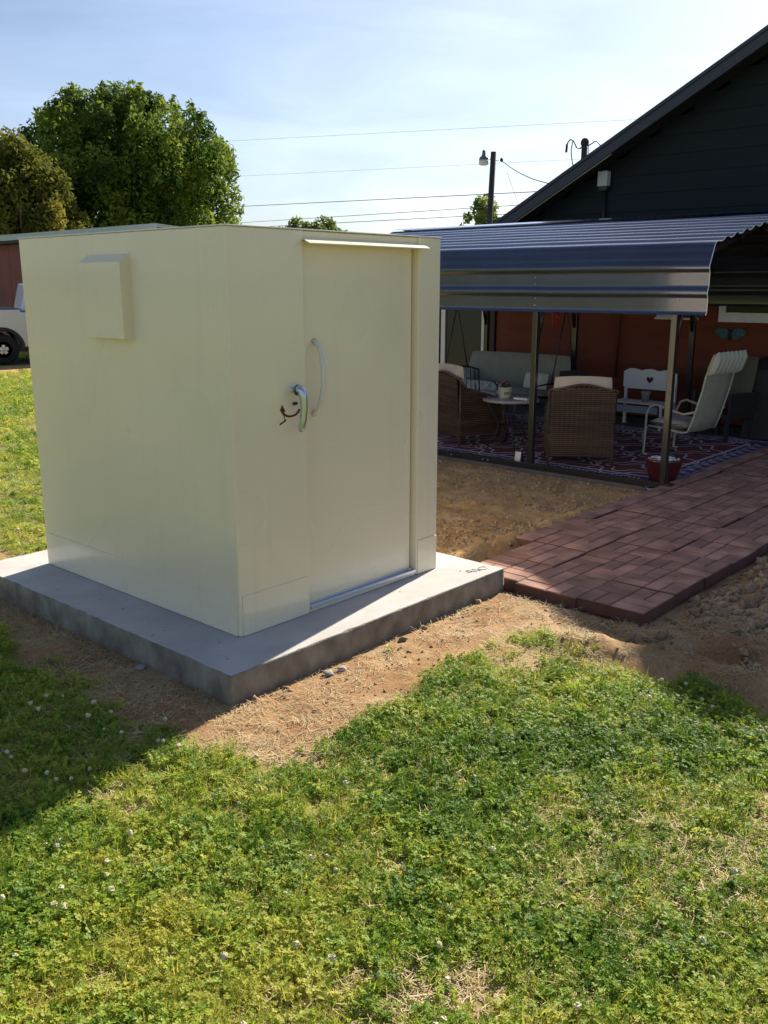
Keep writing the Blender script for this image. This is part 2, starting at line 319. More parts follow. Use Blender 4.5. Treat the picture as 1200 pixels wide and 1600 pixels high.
ground = bpy.data.objects.new('ground', gm); COL.objects.link(ground); struct(ground)
def ground_mat():
    m = bpy.data.materials.new('ground_soil_and_turf'); m.use_nodes = True; n = m.node_tree.nodes; l = m.node_tree.links; b = n['Principled BSDF']; b.inputs['Roughness'].default_value = .97; b.inputs['Specular IOR Level'].default_value = .15
    g = n.new('ShaderNodeNewGeometry').outputs['Position']
    def noi(sc, d=5, r=.55):
        t = n.new('ShaderNodeTexNoise'); t.inputs['Scale'].default_value = sc; t.inputs['Detail'].default_value = d; t.inputs['Roughness'].default_value = r; l.new(g, t.inputs['Vector']); return t.outputs['Fac']
    def ramp(f, st):
        r = n.new('ShaderNodeValToRGB'); e = r.color_ramp.elements
        e[0].position, e[0].color = st[0][0], (*st[0][1], 1); e[1].position, e[1].color = st[-1][0], (*st[-1][1], 1)
        for p, c in st[1:-1]: q = e.new(p); q.color = (*c, 1)
        l.new(f, r.inputs['Fac']); return r.outputs['Color']
    soil = ramp(noi(2.2, 8, .62), [(.30, (.30, .155, .07)), (.5, (.44, .265, .13)), (.68, (.57, .41, .235))])
    fine = ramp(noi(55, 6, .7), [(.3, (.55, .52, .48)), (.6, (1.05, 1.05, 1.05))])
    mm = n.new('ShaderNodeMixRGB'); mm.blend_type = 'MULTIPLY'; mm.inputs[0].default_value = .8; l.new(soil, mm.inputs[1]); l.new(fine, mm.inputs[2])
    turf = ramp(noi(5, 6, .6), [(.3, (.11, .13, .03)), (.5, (.20, .22, .05)), (.7, (.34, .30, .11))])
    turf2 = ramp(noi(.35, 4, .5), [(.35, (.8, .95, .7)), (.65, (1.25, 1.1, .9))])
    tm = n.new('ShaderNodeMixRGB'); tm.blend_type = 'MULTIPLY'; tm.inputs[0].default_value = .8; l.new(turf, tm.inputs[1]); l.new(turf2, tm.inputs[2])
    at = n.new('ShaderNodeAttribute'); at.attribute_name = 'dirt'
    clay_and_bounce = ramp(noi(3.5, 8, .62), [(.30, (.44, .23, .08)), (.5, (.62, .37, .15)), (.7, (.70, .48, .25))]); cm = n.new('ShaderNodeMixRGB'); a3 = n.new('ShaderNodeAttribute'); a3.attribute_name = 'clay_and_bounce'; l.new(a3.outputs['Fac'], cm.inputs[0]); l.new(soil, cm.inputs[1]); l.new(clay_and_bounce, cm.inputs[2]); l.new(cm.outputs[0], mm.inputs[1])  # brighter orange soil colour carries light bounced from the shelter's sunlit wall
    mx = n.new('ShaderNodeMixRGB'); l.new(at.outputs['Fac'], mx.inputs[0]); l.new(tm.outputs[0], mx.inputs[1]); l.new(mm.outputs[0], mx.inputs[2]); l.new(mx.outputs[0], b.inputs['Base Color'])
    bp = n.new('ShaderNodeBump'); bp.inputs['Strength'].default_value = .9; bp.inputs['Distance'].default_value = .012; l.new(noi(70, 8, .7), bp.inputs['Height']); l.new(bp.outputs['Normal'], b.inputs['Normal'])
    return m
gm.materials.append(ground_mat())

# driveway behind the lawn, under the truck
TD = Vector((.937, -.35, 0)).normalized()   # along the driveway and the truck
TN = Vector((.35, .937, 0)).normalized()
DRV = mat('driveway_asphalt', (.20, .19, .18), rough=.95, var=.15, vscale=3, world_co=True)
a0 = Vector((8.35, 19.0, .012)); p = [a0 - TD * 40, a0 + TD * 30, a0 + TD * 30 + TN * 7, a0 - TD * 40 + TN * 7]
struct(MB().add(p, [(0, 1, 2, 3)]).build('driveway', DRV))
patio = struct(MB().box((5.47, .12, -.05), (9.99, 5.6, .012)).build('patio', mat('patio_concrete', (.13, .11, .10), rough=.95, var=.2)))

# ------------------------------------------------------------------ concrete pad
W, D, SL, H = 1.664, 2.016, .14, 2.10; TOP = SL + H
pad = thing('concrete_pad', 'pale grey concrete pad under the cream steel shelter', 'concrete pad', (0.8, 1, 0))
b = MB()
nx = 40
edge = []
def jig(a, b_, n, s):
    out_ = []
    for i in range(n):
        t = i / n; x = a[0] + (b_[0] - a[0]) * t; y = a[1] + (b_[1] - a[1]) * t; k = (float(vnoise(x * 7 + s, y * 7, 50)) - .5) * .008; dx, dy = b_[0] - a[0], b_[1] - a[1]; L = math.hypot(dx, dy); out_.append((x - dy / L * k, y + dx / L * k))
    return out_
c4 = [(-.35, -.352), (1.96, -.345), (1.965, 2.33), (-.36, 2.33)]
for i in range(4): edge += jig(c4[i], c4[(i + 1) % 4], 120, i)
n = len(edge); cx, cy = .8, 1.0
def ins(p, d): L = math.hypot(p[0] - cx, p[1] - cy); return (p[0] - (p[0] - cx) / L * d, p[1] - (p[1] - cy) / L * d)
def chip(p_): return .010 * max(0, float(vnoise(p_[0] * 31, p_[1] * 31, 77)) - .62) / .38
rings = [[(x, y, -.06) for x, y in edge], [(x, y, .045) for x, y in edge], [(x, y, SL - .006 - chip((x, y))) for x, y in edge], [(*ins(q, .002 + .5 * chip(q)), SL - .0015 - .5 * chip(q)) for q in edge], [(*ins(q, .007 + chip(q)), SL) for q in edge]]
vs = [v for r_ in rings for v in r_]; fs = []
for k in range(4):
    for i in range(n): fs.append((k * n + i, k * n + (i + 1) % n, (k + 1) * n + (i + 1) % n, (k + 1) * n + i))
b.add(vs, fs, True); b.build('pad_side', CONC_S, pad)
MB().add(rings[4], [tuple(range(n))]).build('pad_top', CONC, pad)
mk = MB(); DK = mat('dark_mark', (.17, .155, .14), rough=.9)
def stroke(b, pts, w=.004, z=SL + .0016):
    b.tube([(x, y, z) for x, y in pts], w / 2, 4)
ci = [(1.86 + .035 * math.cos(a), -.24 + .028 * math.sin(a)) for a in np.linspace(0, 5.6, 14)]; stroke(mk, ci)
stroke(mk, [(1.79, -.20), (1.81, -.26)]); stroke(mk, [(1.74, -.19), (1.72, -.23), (1.76, -.235), (1.75, -.19), (1.77, -.26)]); stroke(mk, [(1.70, -.17), (1.73, -.16)])
mk.build('scratched_mark', DK, pad)
sp = MB()
for k in range(15):
    t = random.random(); x, y = (-.33 + random.random() * .28, random.random() * 2.2 - .3) if k < 14 else (random.random() * 2 - .2, -.33 + random.random() * .25)
    r = random.uniform(.002, .007); sp.ball((x, y, SL + .0005), r, 1.5, .9, .35, 6, 4)
sp.build('dirt_crumbs', DK, pad, kind='stuff')

# ------------------------------------------------------------------ storm shelter
sh = thing('storm_shelter', 'cream painted steel storm shelter standing on the concrete pad', 'storm shelter', (W / 2, D / 2, SL))
b = MB(); Z0 = SL + .003
b.box((0, .075, Z0), (W, D, TOP)); b.box((0, 0, Z0), (.512, .08, TOP)); b.box((1.458, 0, Z0), (W, .08, TOP)); b.box((.506, .014, 2.195), (1.464, .08, TOP - .001))
b.build('body', CREAM, sh, bevel=.006, bseg=3)
b = MB().box((-.006, -.006, TOP + .0004), (W + .006, D + .006, TOP + .007)); b.build('roof_plate', CREAM_W, sh, bevel=.002)
# skirt band, proud of the walls
for (p0, p1) in [((-.005, .02, Z0), (-.0005, D - .03, .362)), ((.02, -.005, Z0), (.500, -.0005, .366)), ((1.468, -.005, Z0), (W - .004, -.0005, .37)), ((W + .0005, .02, Z0), (W + .005, D - .02, .366))]:
    MB().box(p0, p1).build('skirt_plate', CREAM, sh, bevel=.002)
b = MB().box((.520, .042, .178), (1.440, .071, 2.188)); door = b.build('door', CREAM, sh, bevel=.004)
b = MB()
pts = []
for i in range(17):
    t = i / 16; z = 1.672 - t * .405; d = .082 * math.sin(math.pi * t) ** .45; pts.append((.612 - .012 * t, .042 - d, z))
b.tube(pts, .0145, 10); b.build('door_handle', CREAM_W, door)
b = MB().add([(.503, .012, 2.206), (1.492, .012, 2.206), (1.492, -.058, 2.176), (.503, -.058, 2.176), (.503, .012, 2.200), (1.492, .012, 2.200), (1.492, -.058, 2.170), (.503, -.058, 2.170)],
             [(0, 3, 2, 1), (4, 5, 6, 7), (0, 1, 5, 4), (1, 2, 6, 5), (2, 3, 7, 6), (3, 0, 4, 7)]); b.build('drip_cap', mat('pale_cream_cap', (.82, .76, .60), rough=.35, coat=.3), sh)
MB().box((.516, -.004, .160), (1.452, .040, .168)).box((.516, .028, .168), (1.452, .040, .186)).box((.516, -.004, .168), (1.452, .004, .180)).build('threshold_rail', STEEL, sh, bevel=.001)
MB().box((.514, .002, Z0), (1.456, .074, .1595)).build('door_sill', CREAM, sh, bevel=.002)
# lever latch
lat = MB(); lat.lathe([(.030, 0), (.030, .006), (.022, .014), (.015, .016), (.015, .045)], (.412, -.045, 1.425), 20, 'y'); lat = lat.build('latch_boss', CHROME, sh)
b = MB(); P = [(.430, -.030, 1.425), (.430, -.052, 1.432), (.436, -.068, 1.420), (.441, -.073, 1.385), (.443, -.074, 1.33), (.442, -.070, 1.27), (.437, -.060, 1.225), (.434, -.055, 1.205)]
b.tube([(x - .018, y, z) for x, y, z in P], [.019, .023, .024, .022, .020, .018, .019, .011], 12); b.build('latch_lever', CHROME, sh)
MB().box((.412, -.014, 1.343), (.436, -.0005, 1.357)).build('latch_pin', BLACK, sh)
MB().box((.468, -.012, 1.268), (.480, -.0005, 1.278)).build('lock_pin', BLACK, sh)
b = MB(); N = 14; vs = []
for i in range(N + 1):
    a = math.pi * (1.04 + .92 * i / N); wd = .009
    for rr in (.062 - wd, .062 + wd): vs.append((.398 + rr * math.cos(a), -.0015, 1.322 + rr * .62 * math.sin(a)))
b.add(vs, [(2 * i, 2 * i + 2, 2 * i + 3, 2 * i + 1) for i in range(N)])
b.add([(.318, -.0015, 1.318), (.336, -.0015, 1.352), (.360, -.0015, 1.312)], [(0, 1, 2)]); b.build('arrow_decal', REDM, sh)
MB().add([(.315, -.0015, 1.242), (.362, -.0015, 1.262), (.362, -.0015, 1.272), (.315, -.0015, 1.252)], [(0, 1, 2, 3)]).add([(.352, -.0015, 1.262), (.357, -.0015, 1.262), (.348, -.0015, 1.296), (.343, -.0015, 1.296)], [(0, 1, 2, 3)]).build('word_decal', BLACK, sh)
# vent hood on the left wall
b = MB(); y0, y1 = .822, 1.232
v = []
for y in (y0, y1): v += [(-.0, y, 1.672), (-.0, y, 2.130), (-.062, y, 2.084), (-.062, y, 1.676)]
b.add(v, [(0, 1, 2, 3), (4, 7, 6, 5), (1, 5, 6, 2), (2, 6, 7, 3)]); vh = b.build('vent_hood', CREAM, sh)
so = vh.modifiers.new('s', 'SOLIDIFY'); so.thickness = .003; bv = vh.modifiers.new('b', 'BEVEL'); bv.width = .004; bv.segments = 2
MB().box((-.058, y0 + .006, 1.690), (-.004, y1 - .006, 1.694)).build('vent_screen', BLACK, sh)
MB().box((-.003, y0 - .012, 1.666), (.0005, y1 + .012, 2.136)).build('vent_flange', CREAM, sh)

# ------------------------------------------------------------------ paver path
pth = struct(bpy.data.objects.new('paver_path', None)); COL.objects.link(pth); ORG[pth] = Vector()
PS = .452
def facets(b, x0, y0, sx, sy, flip, z0, z1, single=None):
    """basket weave: 2 x 2 blocks of two bricks; returns list of rects"""
    out_ = []; hx, hy = sx / 2, sy / 2
    for i in range(2):
        for j in range(2):
            ox, oy = x0 + i * hx, y0 + j * hy
            if (i + j + flip) % 2: out_ += [(ox, oy, ox + hx, oy + hy / 2), (ox, oy + hy / 2, ox + hx, oy + hy)]
            else: out_ += [(ox, oy, ox + hx / 2, oy + hy), (ox + hx / 2, oy, ox + hx, oy + hy)]
    return out_
def fac(b, r, z0, z1, g=.0055):
    x0, y0, x1, y1 = r; x0 += g; y0 += g; x1 -= g; y1 -= g; e = .004
    v = [(x0 - .002, y0 - .002, z0), (x1 + .002, y0 - .002, z0), (x1 + .002, y1 + .002, z0), (x0 - .002, y1 + .002, z0), (x0 + e, y0 + e, z1), (x1 - e, y0 + e, z1), (x1 - e, y1 - e, z1), (x0 + e, y1 - e, z1)]
    b.add(v, [(4, 5, 6, 7), (0, 1, 5, 4), (1, 2, 6, 5), (2, 3, 7, 6), (3, 0, 4, 7)])
rows = [(-1.335, PS), (-.880, PS), (-.425, PS), (.030, .165)]
cnt = 0
for ri, (ry, rw) in enumerate(rows):
    nx_ = 17
    for i in range(nx_):
        x = 1.985 + (0, -.02, .015, .92)[ri] + i * (PS + .004)
        if x > 9.4: break
        y = ry + random.uniform(-.006, .006) + (.012 * i / 5 if ri == 3 else 0); dz = random.uniform(-.006, .006); zb, zt = -.02 + dz, .060 + dz
        tx, ty = random.uniform(-.006, .006), random.uniform(-.006, .006)
        pv = MB().box((0, 0, zb), (PS - .003, rw - .003, zt - .005)).build('paver', PAVER2, pth)
        pv.location = (x, y, 0); pv.rotation_euler = (tx, ty, random.uniform(-.012, .012)); ORG[pv] = Vector()
        rects = facets(None, 0, 0, PS - .003, rw - .003, (i + ri) % 2, 0, 0) if rw > .3 else [(0, 0, (PS - .003) / 2, rw - .003), ((PS - .003) / 2, 0, PS - .003, rw - .003)]
        if x < 7.2:
            for r in rects:
                bb = MB(); fac(bb, r, zt - .006, zt + random.uniform(-.001, .001)); bb.build('brick', PAVER, pv, local=True); cnt += 1
        else:
            bb = MB()
            for r in rects: fac(bb, r, zt - .006, zt)
            bb.build('brick_facing', PAVER, pv, local=True)

# ------------------------------------------------------------------ carport
cp = thing('carport', 'blue grey corrugated steel carport over the shaded patio', 'carport', (7.5, 2.6, 0))
XE, XR, YA, YB = 5.47, 7.5, -.11, 5.38
def profile():
    P = [(XE, 1.695), (XE, 2.13)]
    for k in range(1, 9):
        a = k / 8 * R(79); r = .23; P.append((XE + r * (1 - math.cos(a)), 2.13 + r * math.sin(a)))
    x0, z0 = P[-1]; P.append((XR, z0 + (XR - x0) * .19)); return P
def resample(P, step):
    out_ = []; s = 0
    for i in range(len(P) - 1):
        a, b_ = Vector((P[i][0], P[i][1])), Vector((P[i + 1][0], P[i + 1][1])); L = (b_ - a).length; n_ = max(1, int(L / step)); t = (b_ - a) / L
        for k in range(n_): out_.append((a + t * L * k / n_, Vector((-t.y, t.x)), s + L * k / n_))
        s += L
    out_.append((Vector(P[-1]), Vector((-.187, .982)), s)); return out_
prf = resample(profile(), .0115)
def rib(s):
    u = (s - .205) % .229; u = min(u, .229 - u)
    w = .019 * (1 - min(1, max(0, (u - .016) / .034)))
    u2 = ((s - .205) % .229) - .1145; w2 = .0035 * max(0, 1 - abs(abs(u2) - .035) / .012)
    if s > .52: return .027 * math.cos(min(u / .085, 1) * math.pi / 2) ** 1.3
    return w
def side_pts(mir):
    o = []
    for p, nrm, s in prf:
        q = p + nrm * rib(s); o.append(((2 * XR - q.x) if mir else q.x, q.y))
    return o
sheets = [(YA, 1.76), (1.72, 3.58), (3.54, YB)]
for mir in (False, True):
    pp = side_pts(mir)
    for k, (a, b_) in enumerate(sheets):
        b = MB(); n_ = len(pp); ny = 9; lift = .0006 * (k % 2)
        vs = []
        for j in range(ny):
            y = a + (b_ - a) * j / (ny - 1)
            for i, (x, z) in enumerate(pp):
                wob = .005 * math.sin(y * 3 + i * .05) * math.sin(i * .11) + .002 * math.sin(y * 7.3); vs.append((x - (lift if not mir else -lift), y, z + lift + wob * .4))
        fs = []
        for j in range(ny - 1):
            for i in range(n_ - 1):
                q = (j * n_ + i, j * n_ + i + 1, (j + 1) * n_ + i + 1, (j + 1) * n_ + i); fs.append(q if mir else q[::-1])
        b.add(vs, fs, True); o = b.build('roof_sheet', ROOFM, cp); so = o.modifiers.new('s', 'SOLIDIFY'); so.thickness = .0012; so.use_rim = False
    b = MB(); b.tube([(x, YA - .001, z) for x, z in pp[::2]], .0045, 5); b.build('sheet_edge', EDGE, cp)
b = MB().add([(XR - .16, YA, 2.722), (XR, YA, 2.752), (XR + .16, YA, 2.722), (XR - .16, YB, 2.722), (XR, YB, 2.752), (XR + .16, YB, 2.722)], [(0, 3, 4, 1), (1, 4, 5, 2)]); o = b.build('ridge_cap', ROOFM, cp)
bows = [.2, 1.735, 3.57, 5.2]
for y in bows:
    MB().box((5.475, y - .03, .02), (5.535, y + .03, 1.70)).build('post', POSTM, cp, bevel=.004)
    MB().box((5.482, y - .023, 1.70), (5.528, y + .023, 2.15)).build('post_sleeve', POSTM, cp, bevel=.003)
    MB().box((9.455, y - .035, .02), (9.525, y + .035, 2.12)).build('post', POSTM, cp, bevel=.004)
    b = MB()
    for s in (1, -1):
        xe = XR - s * 1.99; xr = XR; z0, z1 = 2.10, 2.60
        b.add([(xe, y - .03, z0), (xe, y + .03, z0), (xr, y + .03, z1), (xr, y - .03, z1), (xe, y - .03, z0 + .06), (xe, y + .03, z0 + .06), (xr, y + .03, z1 + .06), (xr, y - .03, z1 + .06)],
              [(0, 3, 2, 1), (4, 5, 6, 7), (0, 1, 5, 4), (1, 2, 6, 5), (2, 3, 7, 6), (3, 0, 4, 7)])
    b.build('rafter', POSTM, cp)
    for s in (1, -1): MB().tube([(XR - s * 1.96, y, 1.35), (XR - s * 1.85, y, 1.75), (XR - s * 1.55, y, 2.14)], .022, 6).build('knee_brace', POSTM, cp)
MB().box((5.47, .10, .013), (5.535, 5.3, .075)).build('base_rail', POSTM, cp, bevel=.004)
MB().box((9.46, .10, .013), (9.52, 5.3, .075)).build('base_rail', POSTM, cp, bevel=.004)
for s in (1, -1):
    for (xx, zz) in ((1.2, 2.42), (.5, 2.56)): MB().box((XR - s * xx - .02, YA + .05, zz - .02), (XR - s * xx + .02, YB - .05, zz + .02)).build('purlin', POSTM, cp)
sc0 = MB().ball((0, 0, 0), .007, 1, 1, 1, 6, 4).build('screw', SCREW, cp, local=True); sc0.location = Vector((XE - .006, 1.73, 1.76)) - ORG[cp]; first = True
for y in (.17, 1.73, 3.56):
    for z in (1.76, 1.84, 1.98, 2.05):
        if first: first = False; continue
        c = copy_part(sc0, cp); c.location = Vector((XE - .006, y + random.uniform(-.015, .015), z + random.uniform(-.01, .01))) - ORG[cp]
for y, z in ((2.35, .047), (2.28, .047), (2.80, .047)): c = copy_part(sc0, cp); c.location = Vector((5.466, y, z)) - ORG[cp]

# ------------------------------------------------------------------ house
XW = 10.0
hs = thing('house', 'dark house with black gable siding above burnt orange wall boards', 'house', (16, 0, 0))
MLN = .5364
def rake_z(y, x=9.55):
    yr = -.5; zr = 2.990 + MLN * (5.062 - yr); return zr - MLN * abs(y - yr)
YL, YRR = 7.3, -8.3
core = MB(); core.prism([(YL - .3, .0), (YL - .3, rake_z(YL - .3) - .20), (-.5, rake_z(-.5) - .20), (YRR + .3, rake_z(YRR + .3) - .20), (YRR + .3, .0)], 'x', XW + .03, 24); core.build('wall_core', BSIDE, hs)
def wall_board(z0, z1, m, nm, ya, yb):
    x = XW
    v = [(x - .016, ya, z0), (x - .016, yb, z0), (x - .004, yb, z1), (x - .004, ya, z1), (x + .02, ya, z0), (x + .02, yb, z0), (x + .02, yb, z1), (x + .02, ya, z1)]
    MB().add(v, [(0, 3, 2, 1), (4, 5, 6, 7), (0, 1, 5, 4), (2, 3, 7, 6), (1, 2, 6, 5), (3, 0, 4, 7)]).build(nm, m, hs)
z = .05
while z < 2.4:
    segs = [(5.36, 1.62), (-.0, YRR + .35)] if 1.42 < z < 2.3 else [(5.36, YRR + .35)]
    for (a, b_) in segs:
        wall_board(z, z + .223, OSIDE, 'siding_board', a, b_)
    z += .224
while z < 6.5:
    top = z + .248
    half = (rake_z(-.5) - .22 - top) / MLN
    if half > .1: wall_board(z, top, BSIDE, 'siding_board', min(-.5 + half + .35, YL - .3), max(-.5 - half - .35, YRR + .3))
    z += .249
# roof: two slopes with rake board and soffit
def slope(sgn):
    yr = -.5; ye = YL if sgn > 0 else YRR; zr = rake_z(yr); ze = rake_z(ye)
    b = MB()
    b.add([(9.55, yr, zr), (24.5, yr, zr), (24.5, ye, ze), (9.55, ye, ze), (9.55, yr, zr - .05), (24.5, yr, zr - .05), (24.5, ye, ze - .05), (9.55, ye, ze - .05)],
          [(0, 1, 2, 3)[::-1], (4, 5, 6, 7), (0, 4, 5, 1), (1, 5, 6, 2), (2, 6, 7, 3), (3, 7, 4, 0)])
    b.build('roof', FASC, hs)
    MB().add([(9.57, yr, zr - .052), (9.61, yr, zr - .052), (9.61, ye, ze - .052), (9.57, ye, ze - .052), (9.57, yr, zr - .20), (9.61, yr, zr - .20), (9.61, ye, ze - .20), (9.57, ye, ze - .20)],
             [(0, 1, 2, 3), (4, 7, 6, 5), (0, 4, 5, 1), (1, 5, 6, 2), (2, 6, 7, 3), (3, 7, 4, 0)]).build('rake_board', FASC, hs)
    MB().add([(9.612, yr, zr - .165), (9.985, yr, zr - .165), (9.985, ye, ze - .165), (9.612, ye, ze - .165)], [(0, 1, 2, 3)]).build('soffit', SOFF, hs)
slope(1); slope(-1)
b = MB(); y0_, y1_ = 5.6, 3.2
b.add([(9.600, y0_, rake_z(y0_) - .215), (9.600, y1_, rake_z(y1_) - .215), (9.600, y1_, rake_z(y1_) - .202), (9.600, y0_, rake_z(y0_) - .202), (9.618, y0_, rake_z(y0_) - .215), (9.618, y1_, rake_z(y1_) - .215), (9.618, y1_, rake_z(y1_) - .202), (9.618, y0_, rake_z(y0_) - .202)],
      [(0, 1, 2, 3), (4, 7, 6, 5), (0, 4, 5, 1), (2, 6, 7, 3)]); b.build('drip_edge', mat('tan_drip_edge', (.5, .42, .3), rough=.6), hs)
# door
MB().box((9.965, 5.62, .05), (9.99, 6.42, 2.02)).build('door', DOORG, hs, bevel=.004)
MB().box((9.94, 5.54, .03), (9.995, 5.63, 2.10)).build('door_trim', WHITE, hs)
MB().box((9.94, 6.41, .03), (9.995, 6.50, 2.10)).build('door_trim', WHITE, hs)
MB().box((9.94, 5.54, 2.025), (9.995, 6.50, 2.12)).build('door_trim', WHITE, hs)
MB().box((9.95, 5.37, .03), (9.99, 5.54, 2.12)).build('corner_board', mat('black_red_board', (.03, .012, .012), rough=.6), hs)
# window
MB().box((9.975, .0, 1.60), (9.99, 1.50, 2.2)).build('window', GLASSD, hs)
b = MB().box((9.945, -.1, 1.47), (9.985, 1.58, 1.60)); b.build('window_sill', WHITE, hs, bevel=.003)
MB().box((9.95, 1.49, 1.60), (9.985, 1.585, 2.28)).build('window_trim', WHITE, hs, bevel=.003)
MB().box((9.95, -.1, 1.60), (9.985, -.01, 2.28)).build('window_trim', WHITE, hs, bevel=.003)
MB().box((9.95, -.1, 2.2), (9.984, 1.585, 2.29)).build('window_trim', WHITE, hs, bevel=.003)
# white electrical box with conduit
b = MB().box((9.86, 3.385, 3.385), (9.975, 3.545, 3.60)); o = b.build('meter_box', mat('pale_grey_box', (.52, .53, .50), rough=.5), hs, bevel=.012)
MB().box((9.89, 3.40, 3.33), (9.975, 3.53, 3.384)).build('box_base', BLACK, hs)
b = MB(); b.tube([(9.955, 3.46, 3.34), (9.955, 3.46, 2.35)], .022, 8); b.build('conduit', BLACK, hs)
b = MB(); b.tube([(9.955, 3.10, 2.2), (9.955, 3.10, .6)], .02, 8); b.build('downpipe', mat('dark_red_pipe', (.10, .02, .015), rough=.6), hs)

# wall ornaments
ws = thing('wall_shelf', 'small white shelf box on the orange wall above the heart bench', 'wall shelf', (9.95, 2.2, 1.5))
MB().box((9.86, 2.20, 1.52), (9.98, 2.46, 1.535)).box((9.965, 2.20, 1.535), (9.98, 2.46, 1.66)).box((9.86, 2.445, 1.535), (9.965, 2.46, 1.66)).build('shelf_box', WHITE, ws)
MB().box((9.84, 1.88, 1.49), (9.98, 2.48, 1.515)).build('shelf_board', WHITE, ws)
bf = thing('wall_ornament', 'turquoise metal butterfly ornament on the orange wall under the window', 'wall ornament', (9.96, 1.40, 1.31))
TEAL = mat('turquoise_enamel', (.03, .12, .125), rough=.5, var=.3, vscale=30)
for s in (1, -1):
    for (dy, dz, ry, rz_) in ((.12, .02, .10, .055), (.09, -.035, .06, .04)):
        b = MB(); vs = [(9.955, 1.40 + s * dy, 1.31 + dz)] + [(9.965 if k % 2 else 9.96, 1.40 + s * dy + ry * math.cos(k / 12 * 6.283), 1.31 + dz + rz_ * math.sin(k / 12 * 6.283)) for k in range(12)]
        b.add(vs, [(0, 1 + k, 1 + (k + 1) % 12) for k in range(12)]); o = b.build('wing', TEAL, bf); so = o.modifiers.new('s', 'SOLIDIFY'); so.thickness = .004
b = MB(); b.tube([(9.955, 1.40, 1.37), (9.955, 1.40, 1.22)], .010, 6); b.build('insect_body', BLACK, bf)

# ------------------------------------------------------------------ rug
rug = thing('patio_rug', 'red and purple patterned rug with white lines on the patio', 'rug', (7.3, 2.3, .0145))
RUGR = mat('rug_red_weave', (.17, .035, .035), rough=.95, var=.15, vscale=60)
RUGP = mat('rug_purple_border', (.09, .05, .13), rough=.95, var=.15, vscale=60)
RUGW = mat('rug_white_line', (.55, .48, .52), rough=.95)
MB().box((5.56, .19, .013), (9.0, 4.6, .020)).build('rug_border', RUGP, rug)
MB().box((5.92, .55, .0205), (8.65, 4.25, .0225)).build('rug_field', RUGR, rug)
b = MB()
def strip(pts, w, z=.0235):
    pts = [Vector((p[0], p[1], 0)) for p in pts]; vs = []
    for i, q in enumerate(pts):
        t = (pts[min(i + 1, len(pts) - 1)] - pts[max(i - 1, 0)]).normalized(); nn = Vector((-t.y, t.x, 0)); zz = z + .0001 * (len(b.v) % 7)
        vs += [(q.x + nn.x * w / 2, q.y + nn.y * w / 2, zz), (q.x - nn.x * w / 2, q.y - nn.y * w / 2, zz)]
    b.add(vs, [(2 * i, 2 * i + 1, 2 * i + 3, 2 * i + 2) for i in range(len(pts) - 1)])
def rect(x0, y0, x1, y1, w, z): 
    strip([(x0, y0), (x1, y0)], w, z); strip([(x1, y0), (x1, y1)], w, z + .0006); strip([(x1, y1), (x0, y1)], w, z); strip([(x0, y1), (x0, y0)], w, z + .0006)
rect(5.60, .23, 8.97, 4.56, .045, .0215); rect(5.90, .53, 8.67, 4.27, .045, .0245); rect(5.66, .29, 8.91, 4.50, .012, .0215)
k = 0
for (ax, c) in (('x', .385), ('y', 5.75), ('x', 4.41), ('y', 8.82)):
    t = .40
    while t < (3.2 if ax == 'x' else 4.0):
        for (u0, v0, u1, v1) in ((0, -.07, 0, .07), (.05, -.07, .05, .07), (.0, .0, .10, .0), (.10, 0, .10, .07), (.10, .07, .2, .07)):
            q0, q1 = ((5.55 + t + u0, c + v0), (5.55 + t + u1, c + v1)) if ax == 'x' else ((c + v0, .2 + t + u0), (c + v1, .2 + t + u1))
            strip([q0, q1], .022, .0215 + .0003 * (k % 4)); k += 1
        t += .2
b.build('border_key', RUGW, rug)
b = MB()
gr_ = random.Random(5)
for cxr in np.arange(6.25, 8.6, .78):
    for cyr in np.arange(.95, 4.2, .80):
        for rr in (.36, .20):
            ph = gr_.random() * .5; pts = [(cxr + rr * math.cos(a) * (1 + .26 * math.cos(4 * a + ph)), cyr + rr * math.sin(a) * (1 + .26 * math.cos(4 * a + ph)) * 1.05) for a in np.linspace(0, 2 * math.pi, 33)]
            strip(pts, .028, .0235)
        strip([(cxr - .30, cyr + .34), (cxr - .12, cyr + .30), (cxr + .05, cyr + .42), (cxr + .38, cyr + .36)], .026, .0236)
b.build('field_lines', RUGW, rug)

